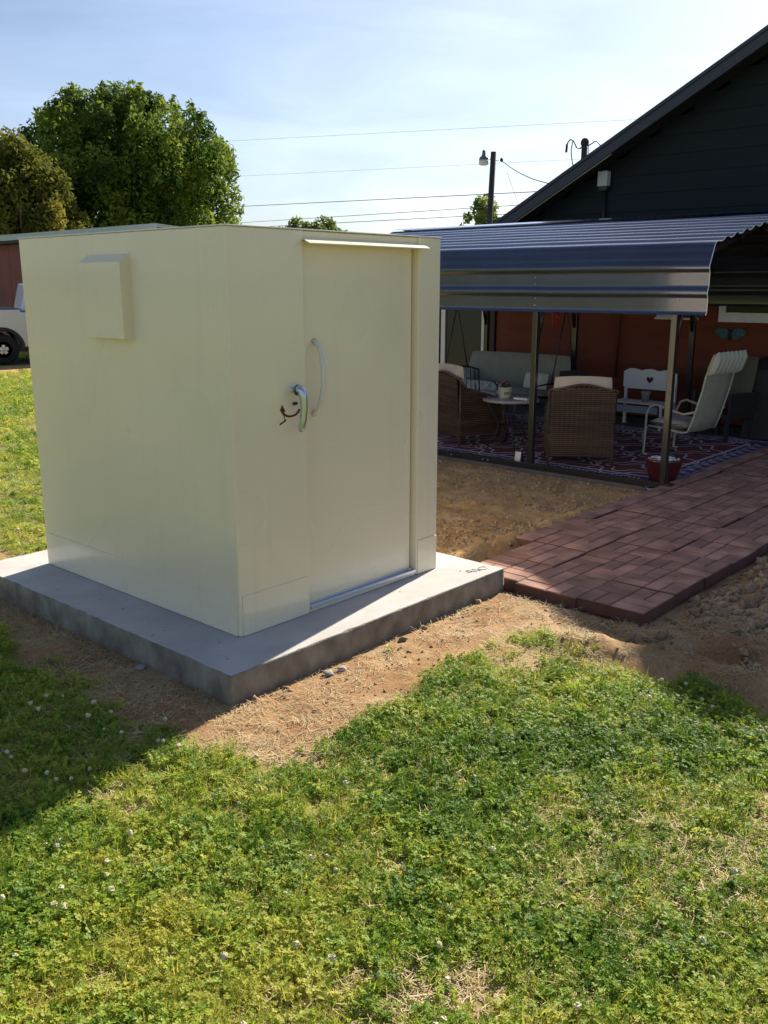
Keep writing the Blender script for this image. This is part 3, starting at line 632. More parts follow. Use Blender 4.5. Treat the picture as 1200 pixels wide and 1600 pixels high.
# ------------------------------------------------------------------ furniture under the carport
def wicker_chair(loc, rz, label, group):
    """local: faces +y, back plane at y = -0.30"""
    t = thing('wicker_chair', label, 'wicker chair', loc, rz, group); t.scale = (1.04, 1.04, 1.06)
    w = .34
    def topz(x): return .80 + .055 * (0.5 + .5 * math.cos(x / w * math.pi))
    b = MB(); n_ = 14; vs = []
    for i in range(n_ + 1):
        x = -w + 2 * w * i / n_; vs += [(x, -.285, .10), (x, -.335, topz(x)), (x, -.26, .10), (x, -.31, topz(x))]
    fs = []
    for i in range(n_):
        a = 4 * i; c = a + 4; fs += [(a, c, c + 1, a + 1), (a + 2, a + 3, c + 3, c + 2), (a + 1, c + 1, c + 3, a + 3)]
    b.add(vs, fs); b.build('back_core', WICKD, t, local=True)
    b = MB()
    zc = .12
    while zc < .83:
        y = -.285 - .05 * (zc - .1) / .72 - .006; vs = []; xs = np.linspace(-w + .01, w - .01, 41)
        xs = [x for x in xs if topz(x) > zc + .01]
        if len(xs) > 3:
            ph = int(round(zc / .021)) % 2
            for i, x in enumerate(xs): yy = y - .006 * (1 if (i + ph) % 2 else -1); vs += [(x, yy, zc - .0058), (x, yy - .004, zc), (x, yy, zc + .0058)]
            b.add(vs, [q for i in range(len(xs) - 1) for q in ((3 * i, 3 * i + 3, 3 * i + 4, 3 * i + 1), (3 * i + 1, 3 * i + 4, 3 * i + 5, 3 * i + 2))], True)
        zc += .021
    for x in np.linspace(-w + .03, w - .03, 13): b.tube([(x, -.290, .12), (x, -.340, topz(x) - .01)], .0045, 4)
    b.build('woven_back', WICK, t, local=True)
    b = MB(); b.tube([(x, -.325, topz(x)) for x in np.linspace(-w, w, 15)], .012, 6); b.build('top_rim', WICK, t, local=True)
    for s in (1, -1):
        b = MB(); a = [(-.285, .12), (.30, .12), (.32, .30), (.26, .52), (.05, .58), (-.18, .66), (-.30, .78)]
        b.prism(a, 'x', s * (w - .035), s * w); b.build('side_core', WICKD, t, local=True)
        b = MB(); zc = .13
        while zc < .70:
            y1_ = .31 if zc < .45 else max(-.25, .27 - (zc - .45) * 2.0); x = s * (w + .004); ys = np.linspace(-.29, y1_, 24); vs = []
            for i, y in enumerate(ys): xx = x + s * .004 * (1 if (i + int(zc / .021)) % 2 else -1); vs += [(xx, y, zc - .0055), (xx + s * .003, y, zc), (xx, y, zc + .0055)]
            b.add(vs, [q for i in range(len(ys) - 1) for q in ((3 * i, 3 * i + 3, 3 * i + 4, 3 * i + 1), (3 * i + 1, 3 * i + 4, 3 * i + 5, 3 * i + 2))], True); zc += .021
        b.build('woven_side', WICK, t, local=True)
        b = MB(); b.tube([(s * (w + .005), -.33, .80), (s * (w + .005), -.20, .67), (s * (w + .005), .05, .60), (s * (w + .005), .27, .54), (s * (w + .005), .33, .32), (s * (w + .005), .33, .10)], .014, 6); b.build('arm_rim', WICK, t, local=True)
        for y in (-.29, .31):
            b = MB(); b.tube([(s * (w - .01), y, .80 if y < 0 else .3), (s * (w - .01), y, 0)], .014, 6); b.build('leg', mat_leg, t, local=True)
    b = MB().box((-w + .04, -.26, .26), (w - .04, .31, .30)); b.build('seat', WICKD, t, local=True)
    MB().pillow((0, .03, .36), (1, 0, 0), (0, 1, 0), (0, 0, 1), w - .05, .28, .15).build('seat_cushion', CUSH, t, local=True)
    MB().pillow((0, -.215, .66), (1, 0, 0), (0, -.07, 1), (0, 1, .07), w - .035, .275, .125).build('back_cushion', CUSH, t, local=True)
    return t
mat_leg = mat('brown_leg', (.12, .07, .05), rough=.4)
def face(dx, dy): return math.atan2(dy, dx) - math.pi / 2      # local +y to (dx,dy)
wicker_chair((6.15, 1.53, .022), face(.82, .57), 'brown wicker armchair seen from behind right of the middle post', None)
wicker_chair((6.46, 3.34, .022), face(.93, -.36), 'brown wicker armchair beside the shelter wall with tall cream cushion', None)

# round table
tb = thing('round_table', 'small round pale topped patio table with plant on it', 'table', (6.55, 2.72, .022))
b = MB().lathe([(.30, 0), (.345, .004), (.350, .02), (.345, .036), (.335, .040)], (0, 0, .555), 36); b.build('table_top', mat('stone_table_top', (.42, .37, .36), rough=.5, var=.2, vscale=40), tb, local=True)
for k in range(4):
    a = math.pi / 4 + k * math.pi / 2; b = MB(); c, s = math.cos(a), math.sin(a)
    b.tube([(.30 * c, .30 * s, .55), (.20 * c, .20 * s, .40), (.14 * c, .14 * s, .25), (.20 * c, .20 * s, .10), (.29 * c, .29 * s, 0)], .011, 6); b.build('leg', BLACK, tb, local=True)
b = MB(); b.lathe([(.135, 0), (.145, 0), (.145, .01), (.135, .01)], (0, 0, .25), 20); b.build('brace_ring', BLACK, tb, local=True)
pp_ = thing('planter', 'cream printed pot of flowers on the round table', 'plant pot', (6.45, 2.74, .619))
b = MB().lathe([(.062, 0), (.072, .01), (.082, .125), (.086, .13), (.086, .14), (.076, .14), (.07, .12)], (0, 0, 0), 20); b.build('pot', mat('cream_pot', (.55, .53, .42), rough=.5), pp_, local=True)
b = MB()
for k in range(4): a = 3.6 + .25 * k; b.add([(.0785 * math.cos(a), .0785 * math.sin(a), .05 + .01 * (k % 2)), (.0785 * math.cos(a + .12), .0785 * math.sin(a + .12), .05), (.082 * math.cos(a + .12), .082 * math.sin(a + .12), .085), (.082 * math.cos(a), .082 * math.sin(a), .08 + .01 * (k % 2))], [(0, 1, 2, 3)])
b.build('pot_print', BLACK, pp_, local=True)
LEAF1 = leaf_mat('houseplant_leaf', (.05, .09, .03), (.08, .13, .04), (.14, .18, .06))
b = MB()
for k in range(40):
    a = random.random() * 6.28; r = random.random() * .075; z = .13 + random.random() * .07; d = random.random() * 6.28; s = .022
    b.add([(r * math.cos(a), r * math.sin(a), z), (r * math.cos(a) + s * math.cos(d), r * math.sin(a) + s * math.sin(d), z + .015), (r * math.cos(a) + 2 * s * math.cos(d), r * math.sin(a) + 2 * s * math.sin(d), z), (r * math.cos(a) + s * math.cos(d + .7), r * math.sin(a) + s * math.sin(d + .7), z - .008)], [(0, 1, 2, 3)])
b.build('foliage', LEAF1, pp_, local=True)
for k in range(6):
    a = 2 + k * .7; MB().ball((.05 * math.cos(a), .05 * math.sin(a), .185 + .01 * (k % 3)), .016, 1, 1, .8, 8, 6).build('blossom', mat('pink_blossom', (.5, .12, .16), rough=.8) if k == 0 else bpy.data.materials['pink_blossom'], pp_, local=True)
bk = tag(MB().box((6.42, 2.40, .620), (6.52, 2.60, .646)).build('napkin_stack', WHITE, bevel=.004), 'small white stack of napkins on the table behind the middle post', 'napkins')
fg = thing('figurine', 'small grey bird figurine on the table beside the cream pot', 'figurine', (6.60, 2.93, .619))
MB().ball((0, 0, .045), .04, 1.2, .8, 1).build('bird_body', GREYC2, fg, local=True); MB().ball((.03, 0, .11), .024).build('head', GREYC2, fg, local=True); MB().tube([(0.01, 0, .05), (.03, 0, .1)], .014, 6).build('neck', GREYC2, fg, local=True)

def metal_chair(loc, rz, label, backh, cush, m=None):
    m = m or BLACK; t = thing('metal_chair', label, 'patio chair', loc, rz)
    for s in (1, -1):
        MB().tube([(s * .27, -.26, backh), (s * .27, -.22, .42), (s * .27, -.28, 0)], .012, 6).build('rear_leg', m, t, local=True)
        MB().tube([(s * .27, -.23, .66), (s * .28, -.05, .68), (s * .28, .17, .66), (s * .28, .24, .60), (s * .27, .22, .42), (s * .27, .26, 0)], .012, 6).build('arm_and_leg', m, t, local=True)
    b = MB(); b.tube([(-.27, -.26, backh), (-.1, -.28, backh + .05), (.1, -.28, backh + .05), (.27, -.26, backh)], .012, 6)
    for k in range(7): x = -.21 + .07 * k; b.tube([(x, -.22, .42), (x, -.27, backh + .02)], .006, 5)
    b.build('back_frame', m, t, local=True)
    b = MB(); b.tube([(-.27, -.22, .42), (-.27, .22, .42), (.27, .22, .42), (.27, -.22, .42), (-.27, -.22, .42)], .011, 6); b.build('seat_frame', m, t, local=True)
    MB().pillow((0, 0, .46), (1, 0, 0), (0, 1, 0), (0, 0, 1), .25, .23, .09).build('seat_cushion', cush, t, local=True)
    return t
metal_chair((7.25, 3.85, .022), face(-.4, -.9), 'black scrolled metal patio chair with grey seat behind the table', .80, GREYC)
t = metal_chair((7.45, 2.55, .022), face(-.95, .2), 'dark high backed patio chair standing right behind the middle post', .80, BLACK)
MB().pillow((0, -.20, .62), (1, 0, 0), (0, -.08, 1), (0, 1, .08), .25, .24, .09).build('back_cushion', mat('black_cloth', (.015, .015, .016), rough=.95), t, local=True)

# hanging swing bench
sw = thing('porch_swing', 'long grey cushioned porch swing hanging on chains by the orange wall', 'porch swing', (8.75, 3.95, .4))
SWX, SWA, SWB = 8.75, 3.22, 5.15
MB().box((8.25, SWA, .36), (8.85, SWB, .40)).build('seat_deck', BLACK, sw)
MB().pillow((8.50, (SWA + SWB) / 2, .45), (1, 0, 0), (0, 1, 0), (0, 0, 1), .30, (SWB - SWA) / 2, .14).build('seat_cushion', GREYC, sw)
MB().pillow((8.86, (SWA + SWB) / 2 - .02, .70), (0, 1, 0), (.16, 0, 1), (1, 0, -.16), (SWB - SWA) / 2 - .05, .28, .13).build('back_cushion', GREYC, sw)
b = MB()
for z in (.48, .60, .72, .84): b.box((8.915 + (z - .5) * .16, SWA, z), (8.935 + (z - .5) * .16, SWB, z + .05))
b.build('back_slats', BLACK, sw)
MB().pillow((8.24, 4.45, .46), (0, 1, 0), (.15, 0, 1), (1, 0, -.1), .42, .13, .05).build('throw_blanket', GREYC2, sw)
for y in (SWA - .01, SWB - .02):
    for (xf, zf) in ((8.28, .62), (8.92, .62)):
        b = MB(); b.tube([(8.60, y, 1.68), ((8.60 + xf) / 2, y, 1.15), (xf, y, zf)], .009, 5); b.build('chain', BLACK, sw)
    b = MB(); b.tube([(8.60, y, 1.68), (8.60, y, 2.35)], .009, 5); b.build('chain', BLACK, sw)
    b = MB(); b.tube([(8.26, y, .40), (8.26, y, .62), (8.90, y, .62)], .016, 6); b.build('arm', BLACK, sw)
for (c_, lab) in (((8.52, 5.0, .62), 'round pale ribbed pillow at the left end of the porch swing'), ((8.52, 3.62, .60), 'pale pillow lying on the porch swing behind the middle post')):
    if 'round' in lab:
        b = MB().lathe([(.02, -.10), (.12, -.095), (.19, -.05), (.205, 0), (.19, .05), (.12, .095), (.02, .085)], c_, 40, ribs=12, ramp=.10)
    else: b = MB().pillow(c_, (0, 1, 0), (.3, 0, .9), (.9, 0, -.3), .2, .14, .12)
    tag(b.build('pillow', mat('pale_pillow_cloth', (.55, .55, .50), rough=.9)), lab, 'pillow')
# red hanging ornament
rh = thing('hanging_ornament', 'red glass and ribbon ornament hanging beside the swing chain', 'hanging ornament', (9.0, 3.55, 1.55))
REDG = mat('red_glass', (.42, .03, .035), rough=.3)
for k in range(5): a = k * 1.256; MB().tube([(9.0 + .02 * math.cos(a), 3.62 + .03 * math.sin(a), 1.62), (9.0 + .03 * math.cos(a), 3.62 + .055 * math.sin(a), 1.52), (9.0 + .02 * math.cos(a), 3.62 + .04 * math.sin(a), 1.36 + .03 * (k % 2))], [.012, .016, .006], 6).build('ribbon', REDG, rh)
MB().lathe([(.07, 0), (.075, .01), (.07, .02)], (9.0, 3.62, 1.575), 16).build('ring', BLACK, rh); MB().tube([(9.0, 3.62, 1.6), (9.0, 3.62, 2.3)], .004, 4).build('cord', BLACK, rh)

# white bench with heart cut-out
bn = thing('white_bench', 'small white wooden bench with a heart cut in its back', 'bench', (9.2, 2.2, .015))
def heart(t, s=.055): return (s * .0625 * 16 * math.sin(t) ** 3, s * .0625 * (13 * math.cos(t) - 5 * math.cos(2 * t) - 2 * math.cos(3 * t) - math.cos(4 * t)))
ya, yb = 2.63, 1.83; yc = 2.23; N = 48
hp = [(yc + heart(2 * math.pi * i / N)[0], .665 + heart(2 * math.pi * i / N)[1]) for i in range(N)]
op = []
for i in range(N):
    t = 2 * math.pi * i / N; dx, dz = math.sin(t), math.cos(t); k = 1 / max(abs(dx) / .40, abs(dz) / .13); y = yc + dx * k; z = .66 + dz * k
    if dz > 0 and abs(dz) / .13 >= abs(dx) / .40 - .02: z += .028 * abs(math.cos((y - yc) / .40 * math.pi * 1.5)) 
    op.append((y, z))
b = MB(); vs = []
for x in (9.30, 9.322): vs += [(x, y, z) for y, z in op] + [(x, y, z) for y, z in hp]
fs = []
for i in range(N):
    j = (i + 1) % N; fs += [(i, j, N + j, N + i), (2 * N + i, 3 * N + i, 3 * N + j, 2 * N + j), (i, 2 * N + i, 2 * N + j, j), (N + i, N + j, 3 * N + j, 3 * N + i)]
b.add(vs, fs); b.build('backboard', WHITE, bn)
for y in (2.60, 1.86):
    MB().box((9.325, y - .02, .02), (9.36, y + .02, .70)).build('rear_leg', WHITE, bn); MB().box((8.92, y - .015, .02), (8.95, y + .015, .34)).build('front_leg', WHITE, bn)
    MB().box((8.90, y - .015, .34), (9.32, y + .015, .36)).build('side_rail', WHITE, bn)
for x in (8.92, 9.02, 9.12, 9.22): MB().box((x, 1.84, .362), (x + .08, 2.62, .378)).build('seat_slat', WHITE, bn)
MB().box((8.905, 1.9, .24), (8.918, 2.58, .335)).build('apron', mat('blue_grey_apron', (.25, .29, .36), rough=.7), bn)
pt = thing('small_pot', 'small grey pot standing on the white heart bench', 'pot', (9.15, 2.20, .38))
MB().lathe([(.045, 0), (.06, .10), (.066, .11), (.066, .14), (.05, .14)], (0, 0, 0), 14).build('pot_body', mat('grey_pot', (.3, .29, .27), rough=.7), pt, local=True)

# bone-white sling patio chair, facing +y
def sling_chair(loc, rz):
    t = thing('sling_chair', 'tall bone white tube patio chair with striped headrest', 'patio chair', loc, rz)
    w = .31
    side = [(.30, .34), (.10, .335), (-.12, .30), (-.20, .32), (-.25, .45), (-.34, .78), (-.37, .95), (-.45, 1.20)]
    for s in (1, -1):
        MB().tube([(s * w, y, z) for y, z in side], .013, 8).build('side_tube', BONE, t, local=True)
        MB().tube([(s * (w + .02), -.29, .56), (s * (w + .03), -.15, .52), (s * (w + .03), .05, .56), (s * (w + .03), .20, .60), (s * (w + .03), .28, .57), (s * (w + .03), .32, .48), (s * (w + .03), .32, .30), (s * (w + .03), .33, .012), (s * (w + .03), .28, .006)], .0135, 8).build('arm_and_leg', BONE, t, local=True)
    b = MB(); n_ = len(side); vs = []
    for (y, z) in side: vs += [(-w, y, z), (-w * .5, y - .012, z - .006), (0, y - .02, z - .012), (w * .5, y - .012, z - .006), (w, y, z)]
    b.add(vs, [(5 * i + j, 5 * i + j + 1, 5 * i + j + 6, 5 * i + j + 5) for i in range(n_ - 1) for j in range(4)], True); o = b.build('sling', SLING, t, local=True); o.modifiers.new('s', 'SOLIDIFY').thickness = .004
    MB().pillow((0, .08, .38), (1, 0, 0), (0, 1, .05), (0, 0, 1), w - .01, .24, .09).build('seat_cushion', mat('white_striped_cushion', (.66, .60, .58), rough=.9), t, local=True)
    for z in (.375, .392): MB().tube([(-w + .0, -.14, z), (-w - .004, .1, z - .005), (-w + .0, .30, z)], .003, 4).build('piping', mat_leg, t, local=True)
    for k in range(7):
        x = -w + .02 + k * (2 * w - .04) / 6; MB().pillow((x, -.452, 1.10), (1, 0, 0), (0, -.33, 1), (0, 1, .33), .044, .14, .10, 5).build('headrest_roll', STRIPE, t, local=True)
    for s in (1, -1): MB().tube([(s * w, .30, .34), (s * (w + .015), .36, .26), (s * (w + .01), .36, .12)], .005, 4).build('tie', WHITE, t, local=True)
    return t
sling_chair((7.42, .84, .022), face(.10, 1))

# red pot by the post
rp = thing('planter', 'red ribbed pot with white pebbles beside the front corner post', 'plant pot', (5.80, .34, .022))
MB().lathe([(.10, 0), (.115, .01), (.155, .12), (.175, .22), (.18, .24), (.17, .245), (.16, .235), (.155, .21)], (0, 0, 0), 60, ribs=20, ramp=.06).build('pot', REDPOT, rp, local=True)
MB().lathe([(.001, .20), (.155, .212), (.155, .214), (.001, .225)], (0, 0, 0), 20).build('soil', BLACK, rp, local=True)
b = MB()
for k in range(60): a = random.random() * 6.28; r = .15 * math.sqrt(random.random()); b.ball((r * math.cos(a), r * math.sin(a), .232), random.uniform(.014, .026), 1, .8, .6, 6, 4)
b.build('pebbles', WHITE, rp, local=True, kind='stuff')
vl = tag(MB().tube([(5.50, .33, .02), (5.42, .34, .03), (5.36, .28, .02), (5.38, .18, .035), (5.46, .12, .02), (5.60, .13, .03)], .008, 6).build('hose_fitting', STEEL), 'short grey hose curled on the ground at the foot of the corner post', 'hose')
cdn = thing('garden_light', 'small pale square lamp on the ground beside the middle post', 'garden light', (5.70, 2.02, .022))
MB().add([(-.03, -.05, .0), (.03, -.05, .0), (.03, .05, 0), (-.03, .05, 0), (.0, -.05, .14), (.012, -.05, .14), (.012, .05, .14), (0, .05, .14)], [(0, 3, 2, 1), (4, 5, 6, 7), (0, 1, 5, 4), (1, 2, 6, 5), (2, 3, 7, 6), (3, 0, 4, 7)]).build('lamp_body', BLACK, cdn, local=True)
MB().add([(-.028, -.038, .02), (-.028, .038, .02), (-.008, .038, .12), (-.008, -.038, .12)], [(0, 1, 2, 3)]).build('lens', mat('pale_plastic', (.8, .68, .55), rough=.3), cdn, local=True)

# covered grill and dark cushioned chair at the far right
gr = thing('covered_grill', 'black covered grill standing in the dark corner right of the sling chair', 'grill', (9.3, .35, .015))
MB().add([(-.28, -.45, .02), (.28, -.45, .02), (.28, .45, .02), (-.28, .45, .02), (-.22, -.40, .9), (.22, -.40, .9), (.22, .40, .9), (-.22, .40, .9), (-.10, -.33, 1.05), (.14, -.33, 1.05), (.14, .33, 1.05), (-.10, .33, 1.05)],
         [(0, 1, 5, 4), (1, 2, 6, 5), (2, 3, 7, 6), (3, 0, 4, 7), (4, 5, 9, 8), (5, 6, 10, 9), (6, 7, 11, 10), (7, 4, 8, 11), (8, 9, 10, 11)]).build('cover', mat('black_cover', (.014, .015, .017), rough=.7, bump=.5, bscale=6, bdist=.05), gr, local=True, bevel=.03)
gc = thing('cushioned_chair', 'dark patio chair with olive grey back cushion behind the sling chair', 'patio chair', (8.9, .98, .015), face(-.9, .3))
MB().box((-.28, -.25, .30), (.28, .25, .36)).build('seat', BLACK, gc, local=True)
MB().pillow((0, -.22, .78), (1, 0, 0), (0, -.2, 1), (0, 1, .2), .26, .30, .14).build('back_cushion', mat('olive_cushion', (.10, .095, .065), rough=.95), gc, local=True)
for s in (1, -1):
    for y in (-.22, .22): MB().box((s * .25 - .02, y - .02, 0), (s * .25 + .02, y + .02, .30)).build('leg', BLACK, gc, local=True)
    MB().box((s * .29 - .02, -.25, .36), (s * .29 + .02, .25, .62)).build('armrest', BLACK, gc, local=True)

# ------------------------------------------------------------------ truck
tk_o = Vector((8.417, 19.889, .012))
tk = thing('pickup_truck', 'silver pickup truck parked on the driveway before the red barn', 'pickup truck', tk_o, math.atan2(TD.y, TD.x))
# local: +x forward (to the right in the picture), near side at y = -0.95; rear wheel at x=0
def arc(cx_, r, z0, a0=180, a1=0, n_=12): return [(cx_ + r * math.cos(R(a0 + (a1 - a0) * i / n_)), z0 + r * math.sin(R(a0 + (a1 - a0) * i / n_))) for i in range(n_ + 1)]
body = [(-1.25, .55)] + [(-1.25, 1.36), (.48, 1.36), (.48, 1.30), (3.0, 1.24), (4.5, 1.10), (4.62, .95), (4.62, .50), (4.15, .45)] + arc(3.65, .47, .40, 0, 180) + [(3.1, .45), (.6, .45)] + arc(0, .50, .40, 0, 180) + [(-.6, .52)]
MB().prism(body, 'y', -.95, .95).build('body', TRUCK, tk, local=True, bevel=.02)
cab = [(.50, 1.30), (.68, 2.0), (1.3, 2.05), (2.2, 2.02), (3.05, 1.26)]
MB().prism(cab, 'y', -.80, .80).build('cab', TRUCK, tk, local=True, bevel=.04)
MB().prism([(.62, 1.36), (.78, 1.90), (1.40, 1.93), (1.40, 1.36)], 'y', -.815, .815).build('window', GLASSD, tk, local=True)
MB().prism([(1.48, 1.36), (1.48, 1.93), (2.14, 1.92), (2.78, 1.36)], 'y', -.815, .815).build('window', GLASSD, tk, local=True)
MB().box((-1.15, -.88, 1.365), (.46, .88, 1.38)).build('bed_cap', BLACK, tk, local=True)
def wheel(x, y):
    w = MB(); w.lathe([(.20, -.12), (.34, -.12), (.375, -.09), (.375, .09), (.34, .12), (.20, .12)], (x, y, .375), 28, 'y'); tr_ = w.build('tyre', RUBBER, tk, local=True)
    s = -1 if y < 0 else 1; b = MB(); b.lathe([(.235, 0), (.25, .02), (.25, .06), (.23, .07), (.225, .05)][::s], (x, y + s * .075, .375), 28, 'y')
    for k in range(5):
        a = k * 2 * math.pi / 5 + .3; c, q = math.cos(a), math.sin(a); n1, n2 = -q * .035, c * .035; yy = y + s * .125
        b.add([(x + n1, yy, .375 + n2), (x - n1, yy, .375 - n2), (x + .235 * c - n1 * 1.3, yy - s * .01, .375 + .235 * q - n2 * 1.3), (x + .235 * c + n1 * 1.3, yy - s * .01, .375 + .235 * q + n2 * 1.3)], [(0, 1, 2, 3)])
    b.ball((x, yy, .375), .05, 1, .5, 1, 10, 6); b.build('rim', ALLOY, tk, local=True)
for x in (0, 3.65):
    for y in (-.85, .85): wheel(x, y)
    for s in (-1, 1):
        b = MB(); A = arc(x, .53, .40, 0, 180); B = arc(x, .44, .40, 0, 180); n_ = len(A); vs = []
        for yy in (s * .90, s * .975): vs += [(q[0], yy, q[1]) for q in A] + [(q[0], yy, q[1]) for q in B]
        fs = []
        for i in range(n_ - 1): fs += [(2 * n_ + i, 2 * n_ + i + 1, 3 * n_ + i + 1, 3 * n_ + i), (i, i + 1, 2 * n_ + i + 1, 2 * n_ + i), (n_ + i, 3 * n_ + i, 3 * n_ + i + 1, n_ + i + 1)]
        b.add(vs, fs, True); b.build('wheel_flare', BLACK, tk, local=True)
MB().box((.62, -.99, .33), (3.05, -.80, .39)).build('running_board', BLACK, tk, local=True)
MB().box((-1.38, -.93, .50), (-1.25, .93, .72)).build('bumper', STEEL, tk, local=True)
MB().box((4.6, -.93, .42), (4.75, .93, .70)).build('bumper', STEEL, tk, local=True)
for y in (-.75, .75): MB().box((4.58, y - .15, .80), (4.635, y + .15, 1.0)).build('headlight', WHITE, tk, local=True); MB().box((-1.27, y - .08, .85), (-1.24, y + .08, 1.2)).build('tail_light', REDPOT, tk, local=True)
MB().box((.3, -.8, .30), (3.3, .8, .44)).build('chassis', BLACK, tk, local=True)

# ------------------------------------------------------------------ red barn behind the truck
bn0 = Vector((13.58, 29.7, 0)); bn1 = Vector((13.43, 19.98, 0)); BD = (bn1 - bn0).normalized(); BN = Vector((-BD.y, BD.x, 0))
if BN.x < 0: BN = -BN
barn = thing('barn', 'long red panelled outbuilding with pale low roof behind the truck', 'outbuilding', tuple(bn1))
def Q(s, d, z): p_ = bn1 - BD * s + BN * d; return (p_.x, p_.y, z)
def obox(b, s0, s1, d0, d1, z0, z1, dz=0):
    v = [Q(s0, d0, z0), Q(s1, d0, z0), Q(s1, d1, z0), Q(s0, d1, z0), Q(s0, d0, z1), Q(s1, d0, z1), Q(s1, d1, z1 + dz), Q(s0, d1, z1 + dz)]
    return b.add(v, [(0, 3, 2, 1), (4, 5, 6, 7), (0, 1, 5, 4), (1, 2, 6, 5), (2, 3, 7, 6), (3, 0, 4, 7)])
obox(MB(), .3, 26, .45, 4, 0, 3.39).build('wall', REDW, barn)
for k in range(21): obox(MB(), .32 + k * 1.22, .30 + (k + 1) * 1.22, .42, .455, .05, 3.41).build('wall_panel', REDW, barn)
obox(MB(), -.1, 26.5, 0, 4.5, 3.52, 3.72, -.3).build('roof', PALER, barn)
obox(MB(), -.08, 26.5, .03, .45, 3.42, 3.519).build('fascia', mat('dark_fascia', (.02, .02, .035), rough=.6), barn)
obox(MB(), -.14, -.10, .05, 4.4, 3.40, 3.60, -.3).build('gable_trim', FASC, barn)

# ------------------------------------------------------------------ trees
def crown_mesh(name, clumps, nleaf, lsize, m, parent, up=.0, seed=0, flat=.0):
    """clumps: array of (x,y,z,r) ; leaves scattered in shells of the clumps"""
    g = np.random.default_rng(seed); C = np.array(clumps); w = C[:, 3] ** 2; w /= w.sum(); idx = g.choice(len(C), nleaf, p=w)
    d = g.normal(size=(nleaf, 3)); d /= np.linalg.norm(d, axis=1)[:, None]; rr = C[idx, 3] * (.35 + .75 * g.random(nleaf) ** .5)
    P = C[idx, :3] + d * rr[:, None] * np.array([1, 1, 1 + up])
    nrm = d * .6 + g.normal(size=(nleaf, 3)) * .55 + np.array([0, 0, .25]); nrm /= np.linalg.norm(nrm, axis=1)[:, None]
    a = g.normal(size=(nleaf, 3)); a[:, 2] += up * 2; u = a - nrm * (a * nrm).sum(1)[:, None]; u /= np.linalg.norm(u, axis=1)[:, None]; v = np.cross(nrm, u)
    s = (lsize * (.6 + .8 * g.random(nleaf)))[:, None]
    q = np.stack([P - u * s, P + v * s * .45 - u * s * .1, P + u * s, P - v * s * .45 + u * s * .1], 1).reshape(-1, 3)
    if parent is not None: q = q - np.array(ORG[parent])
    me = bpy.data.meshes.new(name); me.vertices.add(len(q)); me.vertices.foreach_set('co', q.astype(np.float32).ravel())
    me.loops.add(len(q)); me.loops.foreach_set('vertex_index', np.arange(len(q), dtype=np.int32)); me.polygons.add(nleaf)
    me.polygons.foreach_set('loop_start', np.arange(0, len(q), 4, dtype=np.int32)); me.polygons.foreach_set('loop_total', np.full(nleaf, 4, np.int32)); me.update(calc_edges=True)
    me.materials.append(m); o = bpy.data.objects.new(name, me); COL.objects.link(o)
    if parent is not None: o.parent = parent
    return o
def ell_clumps(c, rx, ry, rz, n_, rmin, rmax, seed, zmin=-1, shape=None):
    g = np.random.default_rng(seed); out_ = []
    while len(out_) < n_:
        d = g.normal(size=3); d /= np.linalg.norm(d)
        if d[2] < zmin: continue
        k = .62 + .40 * g.random() ** .6; k *= 1 + .10 * (vnoise(d[0] * 3 + 5, d[1] * 3 + d[2] * 4, seed) - .5) * 2
        p_ = np.array([d[0] * rx, d[1] * ry, d[2] * rz]) * k
        if shape: p_[:2] *= shape((p_[2] + rz) / (2 * rz))
        out_.append((c[0] + p_[0], c[1] + p_[1], c[2] + p_[2], g.uniform(rmin, rmax)))
    return out_
def trunk(parent, base, top, r0, limbs, seed, lf=1.0):
    g = random.Random(seed); b = MB(); base = Vector(base); top = Vector(top)
    b.tube([base, base.lerp(top, .3) + Vector((g.uniform(-.1, .1), g.uniform(-.1, .1), 0)), base.lerp(top, .65), top], [r0 * 1.25, r0, r0 * .75, r0 * .35], 10)
    for k in range(limbs):
        s = base.lerp(top, g.uniform(.3, .8)); a = k * 2.4 + g.random(); L = (top - base).length * g.uniform(.35, .55) * lf; e = s + Vector((math.cos(a) * L, math.sin(a) * L, L * .8))
        b.tube([s, s.lerp(e, .5) + Vector((0, 0, -.08 * L)), e], [r0 * .45, r0 * .3, r0 * .1], 7)
    b.build('trunk', BARK, parent)
BIGL = leaf_mat('maple_leaf_dark', (.016, .042, .009), (.045, .095, .014), (.19, .26, .035), transl=.40, rough=.8, pscale=.5, fine=3)
CEDL = leaf_mat('cedar_foliage', (.10, .115, .018), (.20, .19, .025), (.40, .27, .045), transl=.45, rough=.85, pscale=.6, fine=4)
LGTL = leaf_mat('light_green_leaf', (.09, .14, .035), (.16, .22, .06), (.25, .30, .10), transl=.45, rough=.5, pscale=.8, fine=4)
tc_ = (28.6, 44.2)
tr1 = thing('large_tree', 'large round dark green tree behind the red outbuilding', 'tree', (*tc_, 0))
cl = ell_clumps((*tc_, 5.7), 6.2, 6.2, 6.0, 300, .55, 1.2, 5, -.95) + ell_clumps((*tc_, 5.6), 4.1, 4.1, 4.1, 60, .9, 1.5, 6)
cl += ell_clumps((tc_[0] - 3.9, tc_[1] + 4.4, 4.4), 3.0, 3.0, 4.6, 90, .5, 1.0, 51)
g5 = np.random.default_rng(8)
for k in range(130):   # upright sprigs breaking the outline
    a = g5.uniform(0, 6.283); e = g5.uniform(.15, 1.45); d = np.array([math.cos(a) * math.cos(e), math.sin(a) * math.cos(e), math.sin(e)]); q = np.array([*tc_, 5.7]) + d * np.array([6.5, 6.5, 6.35]) * g5.uniform(.96, 1.08)
    for s in range(3): cl.append((q[0], q[1], q[2] + s * .30 - .1, .36 - .09 * s))
crown_mesh('crown', cl, 150000, .14, BIGL, tr1, up=.15, seed=1)
